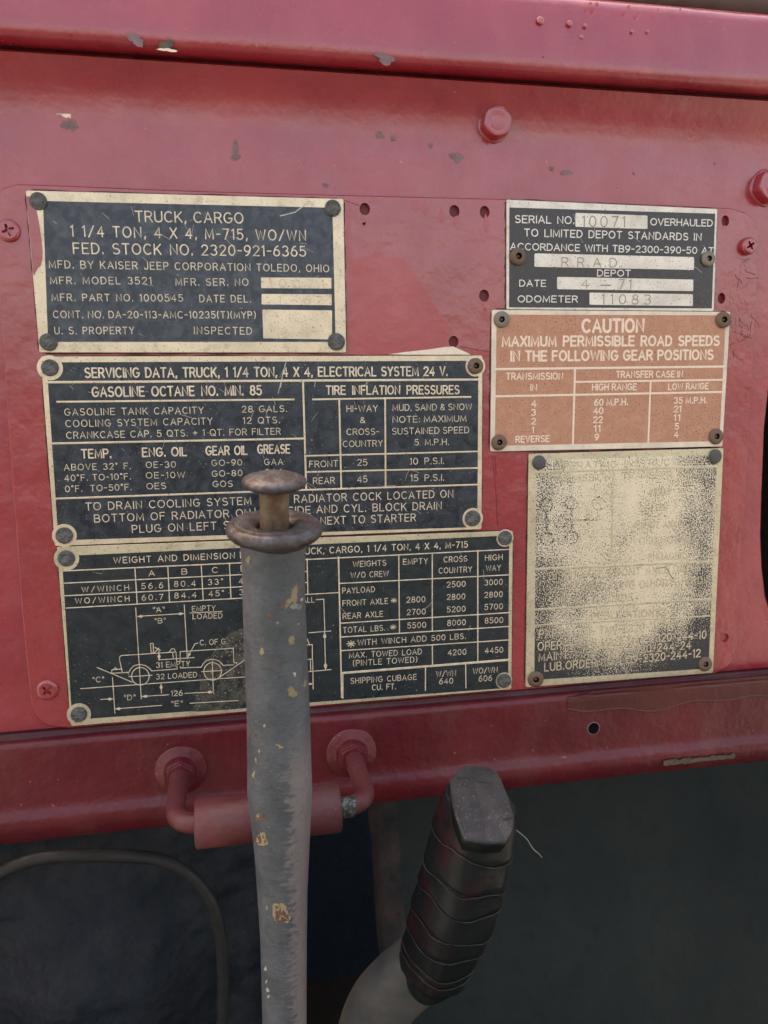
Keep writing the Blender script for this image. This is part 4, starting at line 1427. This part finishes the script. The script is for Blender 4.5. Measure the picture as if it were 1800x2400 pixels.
# ---- overhaul serial plate (top right)
p = Plate('data_plate', 'dark brown overhaul serial number plate with white lettering, topmost of the right stack', [(152, 72), (1453, 130), (1430, 762), (152, 750)], TIN, (2.633, 1130, 440), 4)
p.cell([(168, 122), (1438, 160), (1417, 745), (166, 738)], EN_BROWN)
p.t('SERIAL NO.', 205, 215, 567, 222, 43, .19, .26, .7)
p.t('OVERHAULED', 1040, 230, 1420, 238, 40, .19, .22)
p.t('TO LIMITED DEPOT STANDARDS IN', 262, 298, 1350, 325, 43, .19, .28, .75)
p.t('ACCORDANCE WITH TB9-2300-390-50 AT', 175, 382, 1425, 408, 40, .19, .24, .6)
p.t('DEPOT', 712, 545, 915, 546, 37, .19, .24)
p.t('DATE', 232, 608, 392, 609, 38, .19, .26)
p.t('ODOMETER', 222, 705, 588, 706, 38, .19, .26)
p.cells([[(575, 155), (1020, 172), (1020, 255), (575, 241)], [(322, 405), (1308, 428), (1307, 507), (322, 488)], [(462, 550), (1303, 567), (1302, 638), (462, 626)], [(662, 647), (1300, 657), (1300, 730), (662, 722)]], TIN, 'blank_field', Y_EN - .00003, 8)
sb = bmesh.new()
p.t('10071', 618, 238, 880, 243, 64, .13, .45, bm=sb, hg=.00014)
p.t('R.R.A.D.', 492, 485, 860, 490, 54, .13, .42, bm=sb, hg=.00014)
p.t('4', 612, 618, 655, 619, 52, .13, bm=sb, hg=.00014)
p.t('-', 732, 626, 792, 627, 52, .18, bm=sb, hg=.00014)
p.t('71', 842, 624, 918, 626, 58, .13, .5, bm=sb, hg=.00014)
p.t('11083', 738, 716, 1038, 719, 58, .13, .6, bm=sb, hg=.00014)
link('stamped_number', sb, STAMP, p.root)
p.scratches(14, 34, [])
p.done(LETTER_WHITE)
rivet(p.root, 1212.8, 601.4, 20, 'rust', 'rusty hollow rivet')
rivet(p.root, 1659, 607, 18.5, 'pop')

# ---- caution plate
p = Plate('data_plate', 'faded copper coloured caution plate listing permissible road speeds', [(62, 42), (1533, 55), (1484, 886), (52, 918)], CREAM, (2.633, 1130, 710), 5)
p.cell([(90, 72), (1505, 76), (1464, 852), (78, 882)], EN_COPPER)
for a, w in (([(82, 409), (1490, 393)], 14), ([(573, 405), (560, 875)], 13), ([(578, 488), (1482, 475)], 12), ([(1040, 488), (1025, 862)], 12), ([(80, 577), (1478, 550)], 13)):
    p.l(a, w)
C = dict(wt=.21, gap=.28)
p.t('CAUTION', 620, 180, 994, 177, 76, 0.26, .28)
p.t('MAXIMUM PERMISSIBLE ROAD SPEEDS', 126, 266, 1460, 261, 58, 0.26, .28, .75)
p.t('IN THE FOLLOWING GEAR POSITIONS', 180, 358, 1422, 347, 58, 0.26, .28, .6)
for s, a, h in (('TRANSMISSION', (150, 472, 496, 470), 38), ('IN', (300, 540, 336, 540), 36), ('TRANSFER CASE IN', (829, 460, 1236, 457), 37), ('HIGH RANGE', (680, 538, 951, 536), 37), ('LOW RANGE', (1150, 535, 1394, 530), 35),
                ('4', (306, 640, 332, 640), 38), ('3', (304, 694, 328, 694), 36), ('2', (305, 748, 328, 748), 36), ('1', (310, 802, 320, 802), 36), ('REVERSE', (209, 860, 413, 855), 36), ('60 M.P.H.', (694, 633, 897, 628), 37),
                ('40', (690, 685, 745, 683), 37), ('22', (688, 740, 742, 738), 37), ('11', (692, 795, 728, 793), 36), ('9', (696, 846, 718, 845), 36), ('35 M.P.H.', (1184, 620, 1385, 617), 35), ('21', (1184, 673, 1226, 672), 35),
                ('11', (1184, 727, 1220, 726), 35), ('5', (1190, 780, 1212, 779), 35), ('4', (1185, 830, 1209, 829), 34)):
    p.t(s, *a, h, 0.235, .28, .55)
p.done(LETTER_PEACH, LETTER_PEACH)
rivet(p.root, 1175, 749, 19.5, 'pop')
rivet(p.root, 1694, 750, 19, 'rust')
rivet(p.root, 1169, 1037, 18.5, 'rust')
rivet(p.root, 1677, 1023, 18.5, 'rust')

# ---- shift pattern plate, enamel almost worn away
p = Plate('data_plate', 'worn metallic shift pattern plate with most of its black enamel rubbed off', [(118, 100), (1470, 60), (1397, 1622), (96, 1722)], BRASS_OLIVE, (2.9625, 1200, 1030), 5)
sb = bmesh.new()
flat(sb, ccw([p.p2(*c) for c in [(170, 145), (1425, 105), (1365, 1590), (155, 1670)]]), Y_EN)
p.enamel = link('enamel_field', sb, WORN, p.root, base=p.root['_o'])
for a, w in (([(165, 228), (1425, 186)], 20), ([(702, 215), (690, 872)], 17), ([(160, 902), (1398, 846)], 20), ([(158, 1182), (1378, 1110)], 16), ([(158, 1290), (1372, 1225)], 10)):
    p.l(a, w)
p.residue = bmesh.new()
p.t('OPERATING INSTRUCTIONS', 290, 207, 1320, 168, 44, .19, .26, .8)
p.t('TRANSMISSION', 185, 300, 680, 280, 46, .19, .26)
p.t('TRANSFER CASE', 770, 275, 1320, 260, 46, .19, .26, .8)
for s, x, y_ in (('1', 238, 455), ('3', 415, 440), ('R', 600, 440), ('N', 335, 570), ('2', 245, 688), ('4', 413, 680)):
    p.circle(x, y_, 42, 11)
    w_ = 10 if s == '1' else 17
    p.t(s, x - w_, y_ + 22, x + w_, y_ + 21, 44, .2)
for a in ([(239, 497), (243, 645)], [(415, 482), (414, 637)], [(243, 567), (293, 565)], [(377, 562), (600, 552), (600, 482)]):
    p.l(a, 14)
for s, a, h in (('HIGH', (960, 385, 1090, 380), 40), ('LOW', (970, 495, 1080, 491), 40), ('FRONT AXLE', (850, 622, 1180, 606), 42), ('DISENGAGED', (890, 728, 1300, 704), 44), ('ENGAGED', (950, 842, 1190, 826), 46),
                ('DISENGAGE FRONT AXLE DRIVE', (258, 975, 1300, 912), 50), ('WHEN OPERATING ON DRY HARD', (260, 1065, 1320, 1000), 48), ('SURFACED ROADS', (255, 1150, 835, 1116), 48), ('PUBLICATIONS', (555, 1250, 1025, 1222), 46),
                ('PARTS LIST  TM9-2320-244-24P', (190, 1378, 1215, 1306), 52), ("OPERATOR'S MAN. TM9-2320-244-10", (180, 1465, 1345, 1380), 54), ('MAINT. MAN. TM9-2320-244-24', (187, 1538, 1240, 1452), 53), ('LUB.ORDER NO. LO9-2320-244-12', (227, 1608, 1305, 1508), 53)):
    p.t(s, *a, h, .19, .30, .6)
gb = bmesh.new()
p.l([(1000, 895), (1068, 886), (1120, 975)], 8, bm=gb)
link('gouge', gb, RUST_GREY, p.root)
link('enamel_residue', p.residue, WORN_EDGE, p.root)
p.scratches(40, 72, [([(1380, 530), (1310, 620), (1260, 690)], 7), ([(1395, 745), (1330, 800), (1220, 850), (1100, 872)], 7), ([(1205, 670), (1215, 730), (1240, 770)], 6), ([(1360, 640), (1385, 700)], 6), ([(740, 1545), (790, 1610), (805, 1640)], 7), ([(1120, 975), (1160, 1040), (1180, 1110)], 9)])
p.done(BRASS_OLIVE, BRASS_OLIVE)
rivet(p.root, 1263, 1084, 16.5, 'dark')
rivet(p.root, 1676, 1070, 17, 'dark')
rivet(p.root, 1255, 1591, 19.5, 'rust', 'rusty hollow rivet')
rivet(p.root, 1652, 1556, 17.5, 'rust', 'rusty hollow rivet')

# ================================================================== roller bracket under the rail
yrod = -0.044
A_, B_ = P(424, 1803, rail_y(1761)), P(824, 1763, rail_y(1757))
root = empty('roller_bracket', (A_ + B_) / 2, 'red painted roller sleeve on two bent threaded rods below the data plates', 'bracket')
for c in (A_, B_):
    u = upx(c)
    bm = bmesh.new()
    lathe(bm, [(60 * u, 0.0008), (60 * u, -.0006), (57 * u, -.0012), (44 * u, -.0011), (40 * u, -.0020), (34 * u, -.0020), (20 * u, -.0018)], c, (0, 1, 0), 40, wob=0.03)
    w = link('washer', bm, RED_RAIL_SHADE, root)
    bm = bmesh.new()
    rings = []
    for kr, y_ in ((38, -.0012), (38, -.0062), (35, -.0070), (23, -.0072)):
        rings.append([bm.verts.new(c + Vector((kr * u * math.cos(2 * math.pi * i / 6 + .45), y_, kr * u * math.sin(2 * math.pi * i / 6 + .45)))) for i in range(6)])
    for a, b in zip(rings, rings[1:]):
        for i in range(6):
            bm.faces.new((a[i], a[(i + 1) % 6], b[(i + 1) % 6], b[i]))
    bm.faces.new(rings[-1])
    bmesh.ops.recalc_face_normals(bm, faces=bm.faces)
    bmesh.ops.bevel(bm, geom=bm.edges[:], offset=0.0005, segments=2, affect='EDGES')
    link('nut', bm, RED_RAIL_SHADE, root)
LA, RB = P(432, 1945, yrod), P(838, 1905, yrod)
LA = Vector((A_.x + .0004, yrod, A_.z - .0006))
RB = Vector((B_.x + .0004, yrod, B_.z - .0006))
rod_r = 22.5 * upx((A_ + LA) / 2)


def bend(c0, corner, c1, r, n=8):
    a = (c0 - corner).normalized() * r
    b = (c1 - corner).normalized() * r
    return [(corner + a) * (1 - t) ** 2 + corner * 2 * t * (1 - t) + (corner + b) * t ** 2 for t in [i / n for i in range(n + 1)]]


bm = bmesh.new()
path = [A_ + Vector((0, .004, 0)), A_ + Vector((0, -.010, 0)), A_ + Vector((0, -.020, 0))] + bend(A_, LA, RB, .011) + bend(LA, RB, B_, .011) + [B_ + Vector((0, -.020, 0)), B_ + Vector((0, -.010, 0)), B_ + Vector((0, .004, 0))]
tube(bm, path, rod_r, 20)
rod = link('bent_rod', bm, RED_DIRTY, root)
for c in (A_, B_):                           # screw thread near each nut
    bm = bmesh.new()
    prof = []
    for i in range(20):
        prof += [(rod_r * 1.0, -.0068 - i * .0006), (rod_r * 1.05, -.0071 - i * .0006)]
    lathe(bm, prof + [(rod_r * 1.0, -.0068 - 20 * .0006)], c, (0, 1, 0), 20)
    link('thread', bm, RED_DIRTY, rod)
d = (RB - LA).normalized()
bm = bmesh.new()
s0, s1 = P(458, 1939, yrod), P(797, 1916, yrod)
t0, t1 = (s0 - LA).dot(d), (s1 - LA).dot(d)
sr = 55 * upx((s0 + s1) / 2)
lathe(bm, [(rod_r * 1.02, t0 + .0002), (sr * .9, t0), (sr, t0 + .0005), (sr, t1 - .0005), (sr * .9, t1), (rod_r * 1.02, t1 - .0002)], LA, d, 40, wob=0.01)
link('roller_sleeve', bm, [RED_DIRTY], root)
bm = bmesh.new()
lathe(bm, [(rod_r * 1.03, t1 - .0001), (rod_r * 1.03, t1 + .0052)], LA, d, 24)
link('bare_metal_band', bm, BAND, rod)

# ================================================================== hand brake lever with push button
YK = -0.086
K = P(644, 1234, YK)
u = upx(K)
lean = R(11.0)
Lb = 0.17
# axis through the ring centre down to the photo's lower edge
lo = P(660, 2400, YK + 0.030)
ax = (K - lo).normalized()
lever = empty('hand_brake_lever', lo, 'grey hand brake lever with rusty collar and push button in front of the plates', 'lever')
rows = [(1250, 644, 78), (1275, 641, 78), (1300, 641, 75), (1350, 641.5, 72.5), (1450, 644, 73), (1553, 648, 73), (1650, 652, 73.5), (1780, 655, 74.5), (1850, 656, 75.5), (1890, 657, 73), (1930, 659, 69), (2000, 661, 63.5), (2088, 662, 58.5), (2200, 665, 54), (2312, 666, 52.5), (2400, 667, 51.5), (2600, 670, 51)]
bm = bmesh.new()
pth, rd = [], []
for py, px, hw in rows:
    tt = (py - 1234) / (2400 - 1234)
    yy = YK + 0.030 * tt
    q = P(px, py, yy)
    pth.append(q)
    rd.append(hw * upx(q))
N_ = len(rows)
fine, fr = [], []
for i in range(N_ - 1):
    for k in range(4):
        t = k / 4
        fine.append(pth[i].lerp(pth[i + 1], t))
        fr.append(rd[i] + (rd[i + 1] - rd[i]) * t)
fine.append(pth[-1])
fr.append(rd[-1])
tube(bm, fine, lambda t: fr[min(len(fr) - 1, int(round(t * (len(fr) - 1))))], 40, ref=(1, 0, 0))
link('lever_tube', bm, LEVER, lever, base=K)
from mathutils.bvhtree import BVHTree


def decal(bm, tree, off, cx, cy, rx, ry, mat, rot=0.0, lift=0.00006, jag=0.22, seed=1, n=22):
    r_ = random.Random(int(cx * 13 + cy * 7 + seed))
    ring = []
    for i in range(n):
        t = 2 * math.pi * i / n
        k = 1 + r_.uniform(-jag, jag) + jag * 0.9 * math.sin(2 * t + cx) + jag * 0.6 * math.sin(3 * t + cy)
        a, b = rx * k * math.cos(t), ry * k * math.sin(t)
        d_ = w3((cx + a * math.cos(rot) - b * math.sin(rot) - 900, cy + a * math.sin(rot) + b * math.cos(rot) - 1200, F)).normalized()
        hit = tree.ray_cast(CAM, d_)
        if hit[0] is None:
            return
        ring.append(hit[0] + hit[1] * lift)
    cen = sum(ring, Vector()) / n
    d_ = (cen - CAM).normalized()
    hit = tree.ray_cast(CAM, d_)
    vs = [bm.verts.new(p_) for p_ in ring]
    vc = bm.verts.new(hit[0] + hit[1] * lift * 1.2)
    for i in range(n):
        f = bm.faces.new((vs[i], vs[(i + 1) % n], vc))
        f.material_index = mat
    bmesh.ops.recalc_face_normals(bm, faces=bm.faces)


tb = bmesh.new()
tube(tb, fine, lambda t: fr[min(len(fr) - 1, int(round(t * (len(fr) - 1))))], 40, ref=(1, 0, 0))
tree = BVHTree.FromBMesh(tb)
tb.free()
bm = bmesh.new()
for q in ((690, 1394, 9, 19, 0, .15), (676, 1412, 7, 14, 0, .6), (693, 1421, 11, 8, 2, .2), (664, 1416, 8, 7, 1, 0), (635, 1444, 8, 7, 1, .3), (650, 1460, 3, 3, 3, 0), (683, 1500, 9, 8, 0, 0), (614, 1527, 6, 7, 3, 0), (637, 1543, 5, 6, 1, 0),
          (685, 1622, 10, 12, 0, 0), (714, 1602, 4, 7, 0, 0), (654, 1749, 8, 4, 3, .3), (652, 1749, 5, 2.5, 1, .3), (600, 1780, 2, 6, 3, -.3), (608, 1760, 2, 4, 3, 0), (595, 1815, 3, 7, 3, .2), (583, 1725, 4, 9, 1, 0), (611, 1917, 12, 9, 1, 0),
          (605, 1912, 3, 5, 3, 0), (600, 1938, 7, 12, 1, .4), (615, 1967, 15, 13, 3, .2), (612, 1968, 12, 12, 1, .2), (655, 2125, 15, 9, 3, 0), (660, 2142, 17, 25, 3, -.1), (660, 2143, 14, 21, 1, -.1), (626, 2127, 3, 4, 3, 0),
          (623, 2270, 3, 6, 4, .4), (625, 2300, 2, 5, 4, .2), (628, 2320, 4, 5, 4, 0), (630, 2335, 2, 5, 4, .3), (699, 1462, 2, 2, 4, 0), (706, 1405, 3, 4, 4, 0), (690, 1580, 4, 4, 4, 0), (620, 1700, 3, 3, 4, 0), (572, 1300, 7, 12, 1, 0), (583, 1312, 6, 8, 0, .3)):
    decal(bm, tree, 0, *q[:5], q[5], lift=0.00005 + 0.000003 * len(bm.faces) / 22)
link('paint_chips', bm, [OCHRE, RUST_CHIP, PALE_CHIP, OCHRE_EDGE, NICK], lever)
cosv = 0.94
bm = bmesh.new()
pr = [(75, -42), (79, -33), (90, -28), (103, -22), (111, -14), (113.5, -5), (111, 3), (104, 9), (97, 11), (94, 9.2), (90, 11.8), (78, 12.5), (70, 10.2), (64, 10.5), (54, 7), (46, 3), (43, -4), (42, -24)]
lathe(bm, [(r_ * u, s_ * u / cosv) for r_, s_ in pr], K, ax, 56, wob=0.015)
link('collar', bm, KNOB_RUST, lever)
bm = bmesh.new()
flat_pr = [(42 * u, -20 * u), (0, -21 * u)]
lathe(bm, flat_pr, K, ax, 24)
link('collar_bore_shade', bm, HOLE_SHADE, lever)
bm = bmesh.new()
st = [(34, -20), (34.5, 10), (34.5, 50), (35, 72), (38, 82)]
cp = [(38, 82), (50, 86), (64, 90), (73, 95), (77, 101), (75.5, 107), (68, 112), (52, 117), (30, 120), (0, 121)]
lathe(bm, [(r_ * u * .985, s_ * u / cosv) for r_, s_ in st], K, ax, 32, wob=0.01)
button = link('push_button', bm, STEM_RUST, lever)
bm = bmesh.new()
lathe(bm, [(r_ * u * .975, s_ * u / cosv) for r_, s_ in cp], K, ax, 48, wob=0.01)
link('button_cap', bm, KNOB_RUST, button)

# ================================================================== taped shift lever
bot = P(1004, 2290, -0.052)
topc = P(1126, 1873, -0.075)
axis = (topc - bot)
gl = axis.length
axn = axis.normalized()
tl = empty('shift_lever', P(850, 2500, -0.045), 'bent grey lever with a black tape wrapped grip at lower right of the hand brake', 'lever')
side = (Vector((1, 0.35, 0)) - axn * Vector((1, .35, 0)).dot(axn)).normalized()


def rrect(n=8, k=0.62):
    out = []
    for i in range(4 * n):
        t = 2 * math.pi * i / (4 * n)
        c, s_ = math.cos(t), math.sin(t)
        out.append((math.copysign(abs(c) ** k, c), math.copysign(abs(s_) ** k, s_)))
    return out


ug = upx((bot + topc) / 2)
sec = rrect()
bm = bmesh.new()
NR = 150
pathg, radg = [], []
wr = [0.03, .115, .165, .285, .395, .545, .655, .80]


def grip_r(t):
    k = 0.90 + 0.16 * min(1, t / .45) if t < .45 else 1.06 - 0.09 * (t - .45) / .55
    d_ = 0.0
    for a in wr:
        if t >= a:
            d_ = (t - a)
    k += 0.075 * min(1, d_ / .014) * math.exp(-d_ * 10) - 0.03
    if t > 0.90:
        k *= 1 - 0.10 * ((t - .90) / .10) ** 2
    if t < 0.04:
        k *= 0.93 + 0.07 * t / .04
    return k


rg = []
for i in range(NR + 1):
    t = i / NR
    c = bot + axis * t + Vector((0.0, -0.004 * math.sin(math.pi * t), 0))
    w2 = axn.cross(side)
    ring = []
    for (a, b) in sec:
        # the wraps climb a little round the grip
        tt = min(1, max(0, t + 0.035 * a + 0.03 * b + 0.010 * math.sin(3.1 * a + 17 * t) + 0.008 * math.sin(5 * b + 9 * t)))
        if t > .9:
            tt = t + (tt - t) * max(0, (1 - t) / .1)
        if t < .08:
            tt = t + (tt - t) * t / .08
        k = grip_r(tt)
        k *= 1 + 0.02 * mnoise.noise(Vector((a * 2, b * 2, t * 9)))
        ring.append(bm.verts.new(c + side * (a * k * 80 * ug) + w2 * (b * k * 82 * ug)))
    rg.append(ring)
m = len(sec)
for a, b in zip(rg, rg[1:]):
    for i in range(m):
        f = bm.faces.new((a[i], a[(i + 1) % m], b[(i + 1) % m], b[i]))
        f.smooth = True
bm.faces.new(rg[0])
bm.faces.new(rg[-1])
bmesh.ops.recalc_face_normals(bm, faces=bm.faces)
grip = link('tape_grip', bm, TAPE, tl)
# folded tape closing the top of the grip
def on_cap(zx, zy, lift=0.0):
    d = w3((750 + zx / 2.765 - 900.0, 1750 + zy / 2.765 - 1200.0, F))
    o_ = topc + axn * (0.0016 + lift)
    return CAM + d * ((o_ - CAM).dot(axn) / d.dot(axn))


bm = bmesh.new()
rim = [(850, 205), (905, 132), (962, 98), (1085, 108), (1140, 150), (1168, 200), (1215, 320), (1253, 445), (1246, 525), (1212, 572), (1090, 572), (950, 556), (905, 490), (880, 420), (858, 320)]
drop = {1: .0006, 2: .0016, 3: .0016, 4: .0006, 8: .0006, 9: .0018, 10: .0022, 11: .0016}
rv = [bm.verts.new(on_cap(x, y_) - axn * drop.get(i, 0)) for i, (x, y_) in enumerate(rim)]
cc = sum((v.co for v in rv), Vector()) / len(rv)
lo1 = [bm.verts.new(cc + (v.co - cc) * 1.03 - axn * 0.0010) for v in rv]
lo2 = [bm.verts.new(cc + (v.co - cc) * 1.02 - axn * 0.003) for v in rv]
lo3 = [bm.verts.new(cc + (v.co - cc) * 0.95 - axn * 0.006) for v in rv]
mid = [bm.verts.new(cc + (v.co - cc) * 0.5 + axn * 0.0004) for v in rv]
nr = len(rv)
for a, b, mi, sm in ((mid, rv, 0, False), (rv, lo1, 0, True), (lo1, lo2, 1, True), (lo2, lo3, 1, True)):
    for i in range(nr):
        f = bm.faces.new((a[i], a[(i + 1) % nr], b[(i + 1) % nr], b[i]))
        f.material_index = mi
        f.smooth = sm
bm.faces.new(mid)
bmesh.ops.recalc_face_normals(bm, faces=bm.faces)
cap = link('grip_cap', bm, [TAPE_TOP, TAPE], tl)
bm = bmesh.new()
for ln in (((868, 203), (1000, 186), (1122, 166)), ((905, 522), (1080, 482), (1250, 455)), ((838, 210), (862, 330), (900, 440), (950, 545))):
    tube(bm, spline([on_cap(x, y_, .0002) for x, y_ in ln], 5), 0.00012, 5, cap=False)
link('fold_crease', bm, TAPE_EDGE, cap)
bm = bmesh.new()
for a0 in wr[1:]:
    pts = []
    for i in range(m + 1):
        a, b = sec[i % m]
        t = a0 - 0.035 * a - 0.03 * b - 0.010 * math.sin(3.1 * a + 17 * a0) - 0.008 * math.sin(5 * b + 9 * a0) + 0.002 * math.sin(i * 2.3 + a0 * 40)
        c = bot + axis * t + Vector((0.0, -0.004 * math.sin(math.pi * max(0, min(1, t))), 0))
        k = grip_r(min(1, max(0, a0 + .012))) + 0.001
        pts.append(c + side * (a * k * 80 * ug) + axn.cross(side) * (b * k * 82 * ug))
    tube(bm, pts, 0.00013, 5, cap=False)
link('tape_edges', bm, TAPE_EDGE, grip)
bm = bmesh.new()
tp = topc + axn * 0.0008
ct = [P(1207, 1943, tp.y - .004), P(1222, 1955, tp.y - .005), P(1235, 1967, tp.y - .007), P(1250, 1990, tp.y - .008), P(1262, 2000, tp.y - .009), P(1270, 2010, tp.y - .008)]
tube(bm, spline(ct, 5), 0.00010, 6)
link('loose_thread', bm, THREAD, grip)
# the bent bar the grip is pushed on
bm = bmesh.new()
pb = [P(842, 2640, -.034), P(850, 2520, -.037), P(862, 2430, -.040), P(890, 2360, -.043), P(938, 2305, -.046), P(990, 2262, -.049), P(1020, 2235, -.051)]
ub = upx(pb[3])
tube(bm, spline(pb, 8), (74 * ub, 58 * ub), section=rrect(8, .75), ref=(0.7, -.1, -.7))
link('lever_bar', bm, BAR_PAINT, tl)
